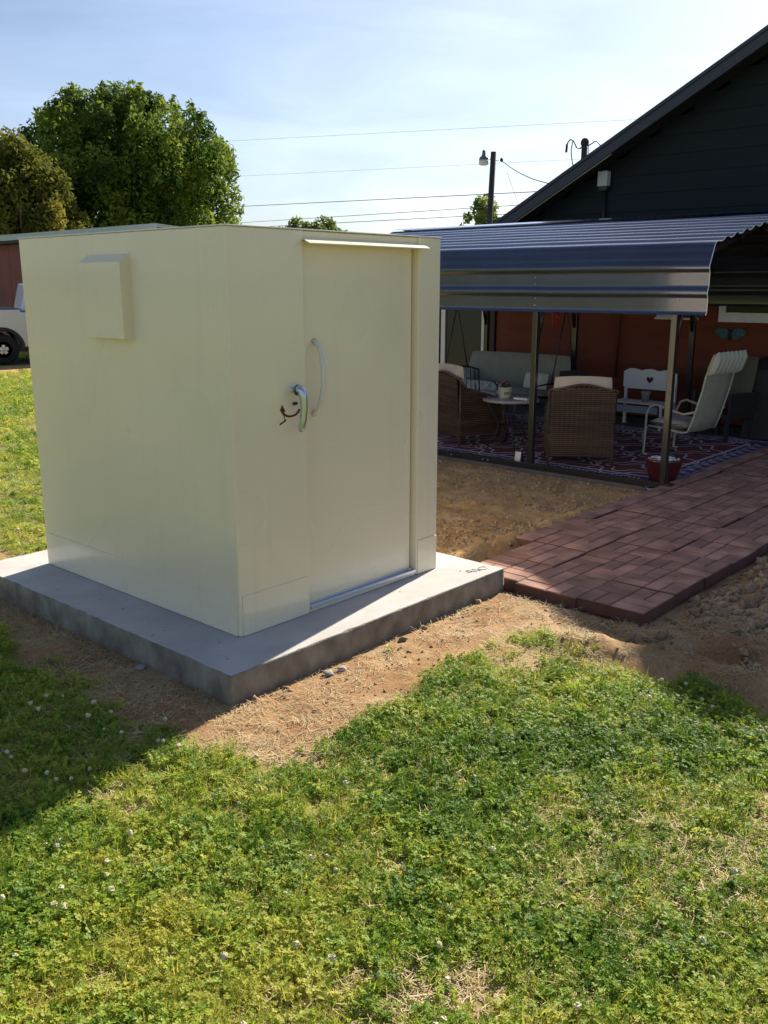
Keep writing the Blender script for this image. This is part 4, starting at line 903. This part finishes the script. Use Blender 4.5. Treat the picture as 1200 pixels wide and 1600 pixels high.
trunk(tr1, (*tc_, 0), (*tc_, 9), .45, 9, 3)
cc = (19.35, 39.25)
tr2 = thing('cedar_tree', 'olive brown cedar tree at the left in front of the round tree', 'tree', (*cc, 0))
cl = ell_clumps((*cc, 3.8), 3.2, 3.2, 4.75, 260, .3, .65, 15, -.9, shape=lambda t: 1.12 - .52 * t ** 1.7)
cl += ell_clumps((*cc, 3.6), 1.8, 1.8, 3.3, 50, .5, .9, 16)
crown_mesh('crown', cl, 56000, .12, CEDL, tr2, up=.35, seed=2)
trunk(tr2, (*cc, 0), (*cc, 6.5), .24, 7, 4)
tr3 = thing('small_tree', 'pale green spring tree behind the yard light pole', 'tree', (39.9, 27.5, 0))
cl = ell_clumps((39.9, 27.5, 4.6), 1.35, 1.35, 1.9, 34, .25, .5, 25)
crown_mesh('crown', cl, 3600, .15, LGTL, tr3, up=.3, seed=3); trunk(tr3, (39.9, 27.5, 0), (39.9, 27.5, 5.6), .10, 8, 5, .45)
tr4 = thing('distant_tree', 'bright green treetop showing above the shelter roof', 'tree', (40.9, 41.7, 0))
cl = ell_clumps((40.9, 41.7, 4.0), 2.9, 2.9, 2.15, 90, .3, .6, 35)
crown_mesh('crown', cl, 11000, .16, LGTL, tr4, up=.2, seed=4); trunk(tr4, (40.9, 41.7, 0), (40.9, 41.7, 4.5), .2, 6, 6, .5)
# far wood line that closes the horizon
hz = ell_clumps((0, 0, 0), 1, 1, 1, 1, .5, .5, 1)
cl = []; g6 = np.random.default_rng(77)
for k in range(260):
    a = R(-60) + k / 260 * R(250); d = 150 + g6.uniform(-8, 8); h = 2.2 + 2.2 * float(vnoise(k * .07, 3, 5)); cl.append((d * math.cos(a), d * math.sin(a), h * .5, h * .75)); cl.append((d * math.cos(a) + 2, d * math.sin(a) + 2, h * .8, h * .4))
fw_ = crown_mesh('far_woods', cl, 24000, .7, leaf_mat('far_wood_leaf', (.05, .07, .03), (.08, .10, .045), (.11, .13, .06), transl=.2), None, seed=9); fw_['kind'] = 'stuff'; fw_['label'] = 'low line of distant woods on the horizon'

# ------------------------------------------------------------------ poles and wires
yl = thing('light_pole', 'dark wooden pole with a yard light behind the carport', 'light pole', (21.55, 13.85, 0))
MB().tube([(21.50, 13.90, -.2), (21.63, 13.75, 5.95)], [.12, .088], 10).build('pole', GALV, yl)
b = MB(); b.tube([(21.62, 13.77, 5.45), (21.60, 13.82, 5.72), (21.52, 13.87, 5.77), (21.44, 13.95, 5.78)], .018, 6); b.build('bracket', STEEL, yl)
LX, LY = 21.43, 13.97
lh = MB().lathe([(.03, .42), (.05, .40), (.055, .30), (.07, .26), (.13, .20), (.15, .14)][::-1], (LX, LY, 5.58), 16).build('lamp_housing', mat('lamp_grey', (.12, .12, .15), rough=.5), yl)
MB().lathe([(.10, -.02), (.145, 0), (.15, .13)], (LX, LY, 5.58), 16).build('lamp_lens', mat('milky_lens', (.72, .72, .74), rough=.2), yl)
MB().ball((21.83, 13.58, 5.72), .05, 1, 1, 1.4, 8, 6).build('insulator', BLACK, yl); MB().tube([(21.64, 13.75, 5.70), (21.83, 13.58, 5.70)], .012, 5).build('insulator_arm', STEEL, yl)
def wire(a, b_, sag, r, label, name='power_line', group=None):
    a, b_ = Vector(a), Vector(b_); pts = []
    for i in range(25): t = i / 24; p_ = a.lerp(b_, t); p_.z -= sag * 4 * t * (1 - t); pts.append(p_)
    return tag(MB().tube(pts, r, 5).build(name, WIRE), label, 'cable', group)
wire((21.83, 13.58, 5.70), (16.2, 7.3, 4.15), .25, .012, 'thin service cable from the yard light pole down to the house roof', 'service_cable')
wire((22.0, 13.5, 5.4), (24.0, 13.6, 3.0), .0, .005, 'faint guy wire right of the yard light pole', 'guy_wire')
def ext(a, b_, t0, t1): a, b_ = Vector(a), Vector(b_); return a + (b_ - a) * t0, a + (b_ - a) * t1
for (a, b_, r, lb) in (((37.75, 45.61, 6.99), (32.92, 19.67, 5.95), .018, 'dark power line crossing the sky just above the small tree'),
                      ((38.35, 44.45, 5.68), (31.81, 20.56, 4.99), .016, 'lowest power line just above the shelter roof'),
                      ((38.35, 44.6, 6.02), (31.81, 20.56, 5.33), .014, 'power line second from the bottom above the shelter roof'),
                      ((38.39, 46.47, 11.2), (41.3, 19.49, 9.91), .007, 'faint topmost power line ending at the roof rake'),
                      ((38.39, 45.62, 8.95), (38.73, 21.65, 7.98), .006, 'faint power line running behind the yard light')):
    p0, p1 = ext(a, b_, -.9, 1.9); wire(p0, p1, .0, r, lb, group='overhead power lines')
ms = thing('service_mast', 'dark service mast with looping cables rising behind the roof', 'service mast', (12.24, 5.16, 2.9))
MB().tube([(12.24, 5.16, 2.6), (12.24, 5.16, 4.40)], .055, 10).build('mast_pipe', GALV, ms); MB().ball((12.24, 5.16, 4.40), .075, 1, 1, 1.1, 10, 8).build('weatherhead', GALV, ms)
def px(dx, dz, dd=0): return (12.24 + .665 * dx + .72 * dd, 5.16 - .747 * dx + .64 * dd, 4.40 + dz)
MB().tube([px(-.32, -.13), px(-.30, .0), px(-.26, .05), px(-.20, .04), px(-.14, -.08), px(-.08, -.10), px(0, -.02)], .012, 6).build('cable_loop', BLACK, ms)
MB().tube([px(-.32, -.16), px(-.31, -.02)], .020, 6).build('cable_end', BLACK, ms)
MB().tube([px(-.21, .03), px(-.235, -.12), px(-.22, -.25), px(-.18, -.42)], .009, 6).build('cable_drop', BLACK, ms)
MB().tube([px(.02, -.06), px(.10, -.03), px(.17, .02), px(.22, .02), px(.28, -.05), px(.36, -.2)], .010, 6).build('cable_loop', BLACK, ms)
MB().tube([px(.07, -.05), px(.07, -.4)], .007, 6).build('cable_drop', BLACK, ms)

# ------------------------------------------------------------------ lawn, clover, straw, flowers, clods: instanced stuff
src = bpy.data.collections.new('plant_sources')
def rawobj(name, vs, fs, m, coll, smoothf=False):
    me = bpy.data.meshes.new(name); me.from_pydata(vs, [], fs); me.materials.append(m)
    if smoothf: me.polygons.foreach_set('use_smooth', [True] * len(fs))
    o = bpy.data.objects.new(name, me); coll.objects.link(o); return o
GR = leaf_mat('grass_blade', (.13, .21, .025), (.29, .36, .04), (.47, .44, .09), transl=.46, rough=.5, pscale=1.7, fine=25, lushc=(.25, -1.8))
CV = leaf_mat('clover_leaf', (.10, .20, .025), (.24, .35, .04), (.43, .44, .075), transl=.43, rough=.5, pscale=1.7, fine=25, lushc=(.25, -1.8))
ST = mat('dry_straw', (.50, .38, .20), rough=.8, var=.25, vscale=20, world_co=True)
FL = mat('clover_blossom', (.66, .60, .36), rough=.9, var=.15, vscale=60)
g = random.Random(11)
def blade(vs, fs, x, y, h, lean, az, w, curl):
    o = len(vs); dx, dy = math.cos(az), math.sin(az); px_, py_ = -dy, dx; n_ = 4
    for i in range(n_ + 1):
        t = i / n_; r = lean * t ** 1.6 * h; z = h * (t - curl * t * t); ww = w * (1 - t ** 1.8) * .5 + .0002
        vs += [(x + dx * r + px_ * ww, y + dy * r + py_ * ww, z), (x + dx * r - px_ * ww, y + dy * r - py_ * ww, z)]
    for i in range(n_): a = o + 2 * i; fs.append((a, a + 1, a + 3, a + 2))
def clover(vs, fs, x, y, h, lean, az, s):
    o = len(vs); dx, dy = math.cos(az), math.sin(az); tx, ty = x + dx * lean * h, y + dy * lean * h
    w = .0009; vs += [(x - w, y, 0), (x + w, y, 0), (tx + w, ty, h), (tx - w, ty, h)]; fs.append((o, o + 1, o + 2, o + 3))
    tilt = g.uniform(-.45, .45); ta = g.random() * 6.28; base = g.random() * 6.28
    def T(px_, py_, pz): k = (px_ * math.cos(ta) + py_ * math.sin(ta)); return (tx + px_, ty + py_, h + pz + k * math.tan(tilt))
    for k in range(3):
        a = base + k * 2.094; c, q = math.cos(a), math.sin(a); o = len(vs)
        L = [(0, 0, 0), (.45, .42, .10), (.85, .48, .16), (1.02, .22, .12), (.94, 0, .02), (1.02, -.22, .12), (.85, -.48, .16), (.45, -.42, .10)]
        vs += [T(s * (u * c - v * q), s * (u * q + v * c), s * z) for u, v, z in L]
        fs += [(o, o + 1, o + 2, o + 3, o + 4), (o, o + 4, o + 5, o + 6, o + 7)]
def make_src(kind, n_var):
    c = bpy.data.collections.new(kind + '_sources')
    for i in range(n_var):
        vs, fs = [], []
        if kind == 'grass':
            for k in range(16): blade(vs, fs, g.gauss(0, .014), g.gauss(0, .014), g.uniform(.014, .042), g.uniform(.3, 1.5), g.random() * 6.28, g.uniform(.0022, .0042), g.uniform(.0, .35))
            rawobj('grass_%d' % i, vs, fs, GR, c)
        elif kind == 'clover':
            for k in range(14):
                r = .034 * math.sqrt(g.random()); a = g.random() * 6.28; clover(vs, fs, r * math.cos(a), r * math.sin(a), g.uniform(.008, .034), g.uniform(0, .45), g.random() * 6.28, g.uniform(.0055, .0098))
            rawobj('clover_%d' % i, vs, fs, CV, c)
        elif kind == 'weed':
            for k in range(8):
                az = g.random() * 6.28; L = g.uniform(.02, .042); o = len(vs); dx, dy = math.cos(az), math.sin(az); h0 = g.uniform(.01, .03); rise = g.uniform(.0, .8)
                for t, ww in ((0, .0015), (.3, .006), (.6, .0085), (.85, .005), (1, .0003)):
                    z = h0 + L * (rise * t - .5 * t * t); ww *= L / .03; vs += [(dx * L * t - dy * ww, dy * L * t + dx * ww, z + ww * .3), (dx * L * t, dy * L * t, z), (dx * L * t + dy * ww, dy * L * t - dx * ww, z + ww * .3)]
                for q in range(4): a = o + 3 * q; fs += [(a, a + 1, a + 4, a + 3), (a + 1, a + 2, a + 5, a + 4)]
            rawobj('weed_%d' % i, vs, fs, CV, c)
        elif kind == 'straw':
            for k in range(9):
                az = g.random() * 6.28; L = g.uniform(.02, .07); o = len(vs); dx, dy = math.cos(az), math.sin(az); x, y = g.gauss(0, .03), g.gauss(0, .03); w = g.uniform(.0008, .0016); b0 = g.uniform(-.3, .3); z0 = g.uniform(.003, .014); z1 = g.uniform(.002, .02)
                for t in (0, .5, 1): bx = b0 * t * t * L; vs += [(x + dx * L * t - dy * (bx - w), y + dy * L * t + dx * (bx - w), z0 + (z1 - z0) * t), (x + dx * L * t - dy * (bx + w), y + dy * L * t + dx * (bx + w), z0 + (z1 - z0) * t)]
                for q in range(2): a = o + 2 * q; fs.append((a, a + 1, a + 3, a + 2))
            rawobj('straw_%d' % i, vs, fs, ST, c)
        elif kind == 'flower':
            b = MB(); b.ball((0, 0, 0), .0088, 1, 1, .9, 12, 8); vs = []
            for (x, y, z) in b.v: k = 1 + g.uniform(-.28, .34); vs.append((x * k, y * k, z * k + .044))
            fs = list(b.f); o = len(vs); w = .0009; vs += [(-w, 0, 0), (w, 0, 0), (w, 0, .042), (-w, 0, .042)]; fs.append((o, o + 1, o + 2, o + 3)); rawobj('flower_%d' % i, vs, fs, FL, c)
        elif kind == 'clod':
            b = MB(); b.ball((0, 0, 0), 1, 1, 1, 1, 9, 7); sd = g.random() * 50; vs = []
            for v in b.v:
                k = .75 + .55 * mnoise.noise(Vector(v) * 1.3 + Vector((sd, sd, 0))) + .25 * mnoise.noise(Vector(v) * 3.1 + Vector((sd, 0, sd))); vs.append((v[0] * k * 1.15, v[1] * k, v[2] * k * .75))
            rawobj('clod_%d' % i, vs, b.f, CLOD, c, i % 2 == 0)
    return c
CLOD = mat('dry_earth_clod', (.54, .39, .24), rough=.98, col2=(.36, .23, .13), vscale=2.5, bump=.6, bscale=40, rvar=.3)
def scatter(name, label, coll, nvar, P, Z, rot, scl):
    n_ = len(P)
    if n_ == 0: return
    me = bpy.data.meshes.new(name); me.vertices.add(n_); co = np.column_stack([P, Z]).astype(np.float32); me.vertices.foreach_set('co', co.ravel())
    a = me.attributes.new('rot', 'FLOAT_VECTOR', 'POINT'); a.data.foreach_set('vector', rot.astype(np.float32).ravel())
    a = me.attributes.new('scl', 'FLOAT', 'POINT'); a.data.foreach_set('value', scl.astype(np.float32))
    a = me.attributes.new('idx', 'INT', 'POINT'); a.data.foreach_set('value', rng.integers(0, nvar, n_).astype(np.int32))
    o = bpy.data.objects.new(name, me); COL.objects.link(o); o['kind'] = 'stuff'; o['label'] = label
    ng = bpy.data.node_groups.new(name + '_scatter', 'GeometryNodeTree'); ng.interface.new_socket('Geometry', in_out='INPUT', socket_type='NodeSocketGeometry'); ng.interface.new_socket('Geometry', in_out='OUTPUT', socket_type='NodeSocketGeometry')
    N_ = ng.nodes; L_ = ng.links; gi = N_.new('NodeGroupInput'); go = N_.new('NodeGroupOutput'); ip = N_.new('GeometryNodeInstanceOnPoints'); ci_ = N_.new('GeometryNodeCollectionInfo')
    ci_.inputs['Collection'].default_value = coll; ci_.inputs['Separate Children'].default_value = True; ci_.inputs['Reset Children'].default_value = True; ip.inputs['Pick Instance'].default_value = True
    def na(nm, tp): x = N_.new('GeometryNodeInputNamedAttribute'); x.data_type = tp; x.inputs['Name'].default_value = nm; return x.outputs['Attribute']
    e2 = N_.new('FunctionNodeEulerToRotation'); L_.new(na('rot', 'FLOAT_VECTOR'), e2.inputs[0])
    L_.new(gi.outputs[0], ip.inputs['Points']); L_.new(ci_.outputs[0], ip.inputs['Instance']); L_.new(na('idx', 'INT'), ip.inputs['Instance Index']); L_.new(e2.outputs[0], ip.inputs['Rotation']); L_.new(na('scl', 'FLOAT'), ip.inputs['Scale']); L_.new(ip.outputs[0], go.inputs[0])
    md = o.modifiers.new('scatter', 'NODES'); md.node_group = ng; return o
# candidate points: density falls with distance from the camera
fwn = np.array([FW.x, FW.y]); fwn /= np.linalg.norm(fwn); rtn = np.array([RT.x, RT.y])
def candidates(n_, dmin, dmax, half_w, pw):
    """points in a wedge in front of the camera, density ~ depth^-pw per area"""
    u = rng.random(n_)
    e = 2 - pw
    d = (dmin ** e + u * (dmax ** e - dmin ** e)) ** (1 / e) if abs(e) > 1e-6 else dmin * (dmax / dmin) ** u
    l = rng.uniform(-half_w, half_w, n_) * d; off = 1.0
    P = np.array([CAM.x, CAM.y]) + d[:, None] * fwn + (l + np.sign(l) * 0)[:, None] * rtn
    return P, d
def allowed(P):
    x, y = P[:, 0], P[:, 1]
    bad = ((x > -.37) & (x < 1.98) & (y > -.37) & (y < 2.35)) | ((x > 1.96) & (x < 9.6) & (y > -1.36) & (y < .10)) | ((x > 5.44) & (y > .05) & (y < 7)) | ((x > 9.9) & (y < 8))
    return ~bad
def rots(n_, t): return np.column_stack([rng.normal(0, t, n_), rng.normal(0, t, n_), rng.uniform(0, 6.283, n_)])
csrc = {k: make_src(k, v) for k, v in (('grass', 6), ('clover', 6), ('weed', 4), ('straw', 4), ('flower', 3), ('clod', 5))}
def lawn(kind, name, label, n_, dens, t, smin, smax, dmax=32, thresh=.5, maskpow=1):
    P, d = candidates(n_, .75, dmax, .68, 1.55)
    m = dirt_mask(P[:, 0], P[:, 1]); keep = allowed(P) & (rng.random(n_) < dens(P[:, 0], P[:, 1], m)); P = P[keep]; d = d[keep]
    Z = height(P[:, 0], P[:, 1]); s = rng.uniform(smin, smax, len(P)) * (1 + np.clip(d - 4, 0, 30) * .07)
    scatter(name, label, csrc[kind], len(csrc[kind].objects), P, Z - .002, rots(len(P), t), s)
lush = lambda x, y: np.exp(-((x - .25) / .75) ** 2 - ((y + 1.75) / .75) ** 2)
patchy = lambda x, y: fbm(x * 1.3, y * 1.3, 3, 61) + .13 * lush(x, y)
yel = lambda x, y: fbm(x * .9 + 9, y * .9, 3, 71) - .12 * lush(x, y)
lawn('grass', 'grass', 'short yellow green grass of the lawn', 56000, lambda x, y, m: (1 - m) ** 1.5 * (.22 + .6 * smooth(.60, .38, patchy(x, y))) + .02 * (m < .97), .35, .6, 1.25)
lawn('clover', 'clover', 'leafy green clover spread through the lawn', 82000, lambda x, y, m: (1 - m) ** 1.5 * (.40 + .75 * smooth(.38, .60, patchy(x, y))) * (1 - .5 * smooth(.5, .62, yel(x, y))), .4, .7, 1.45)
lawn('weed', 'weeds', 'small broad leaved weeds in the lawn and on bare soil', 12000, lambda x, y, m: (1 - m) * .5 + .008 * m, .4, .45, .95)
lawn('straw', 'straw', 'dry straw and clippings over soil and lawn', 42000, lambda x, y, m: (.12 + .55 * smooth(.46, .58, yel(x, y))) * (1 - m) + .65 * np.clip(m * 1.2, 0, 1) * smooth(.35, .6, fbm(x * 2.2, y * 2.2, 3, 81)) * (x < 2.6) + .25 * (m > .2) * (m < .9), .12, .6, 1.1, dmax=14)
lawn('flower', 'clover_flowers', 'scattered small cream clover flower heads', 2200, lambda x, y, m: (1 - m) * (.10 + .5 * smooth(.50, .62, fbm(x * 1.1 + 3, y * 1.1, 3, 91)) + .8 * np.exp(-((x + 1.15) / .35) ** 2 - ((y + .1) / .3) ** 2)), .25, .7, 1.25, dmax=12)
# clods and rubble
def clods(name, label, n_, box_, smin, smax, dens, pw=2.2):
    P = np.column_stack([rng.uniform(box_[0], box_[1], n_), rng.uniform(box_[2], box_[3], n_)])
    m = dirt_mask(P[:, 0], P[:, 1]); k = allowed(P) & (rng.random(n_) < dens(P[:, 0], P[:, 1], m)); P = P[k]; s = smin + (smax - smin) * rng.random(len(P)) ** (pw * 2)
    Z = height(P[:, 0], P[:, 1]) + s * .2; scatter(name, label, csrc['clod'], 5, P, Z, np.column_stack([rng.uniform(0, 6, len(P)) * .2, rng.uniform(0, 6, len(P)) * .2, rng.uniform(0, 6.28, len(P))]), s)
clods('soil_crumbs', 'small crumbs of dry brown soil', 26000, (-1.2, 5.45, -3.6, 3.4), .002, .013, lambda x, y, m: m * (.25 + .75 * smooth(.40, .62, fbm(x * 2.6, y * 2.6, 3, 95))))
clods('earth_clods', 'heap of dug earth clods right of the paver path', 9000, (1.5, 6.0, -3.4, -1.38), .008, .055, lambda x, y, m: m * (np.exp(-((y + 1.85) / .42) ** 2) * smooth(1.9, 3.0, x) + .18 * smooth(.45, .6, fbm(x * 3, y * 3, 3, 66))))
clods('loose_clods', 'loose earth crumbs between the pad and the carport', 14000, (2.0, 5.4, .08, 3.3), .004, .022, lambda x, y, m: .15 + .85 * smooth(.45, .6, fbm(x * 1.6, y * 1.6, 3, 97)), 1.5)
clods('edge_clods', 'broken clods along the edge of the paving and pad', 2600, (-.8, 5.4, -1.7, .9), .006, .030, lambda x, y, m: m * np.clip(np.exp(-((y - .14) / .05) ** 2) * (x > 2.0) * .9 + np.exp(-((y + .41) / .045) ** 2) * (x > -.3) * (x < 2.0) * .8 + np.exp(-((y + 1.42) / .05) ** 2) * (x > 1.95) * .7, 0, 1))
# pieces of bluish rubble by the pad
RUB = mat('grey_rubble', (.36, .35, .34), rough=.9, var=.25, vscale=20)
for k, (x, y, s, lb) in enumerate([(.22, -.44, .030, 'grey stone at the foot of the pad front, left of centre'), (.30, -.46, .024, 'smaller grey stone beside the pad front'), (-.40, .35, .028, 'grey stone in the shade beside the pad left side'), (2.01, -.55, .022, 'round pale stone under the paver edge'), (1.97, -.66, .016, 'small dark stone by the paver edge')]):
    b = MB(); b.ball((0, 0, 0), 1, 1, 1, 1, 10, 8); vv = [tuple(Vector(v) * (.8 + .5 * mnoise.noise(Vector(v) * 1.4 + Vector((k * 7, 0, 0))))) for v in b.v]
    b.v = [(v[0] * s * 1.3, v[1] * s, v[2] * s * .7) for v in vv]; o = tag(b.build('stone', RUB), lb, 'stone'); o.location = (x, y, float(height(np.array([x]), np.array([y]))[0]) + s * .3)
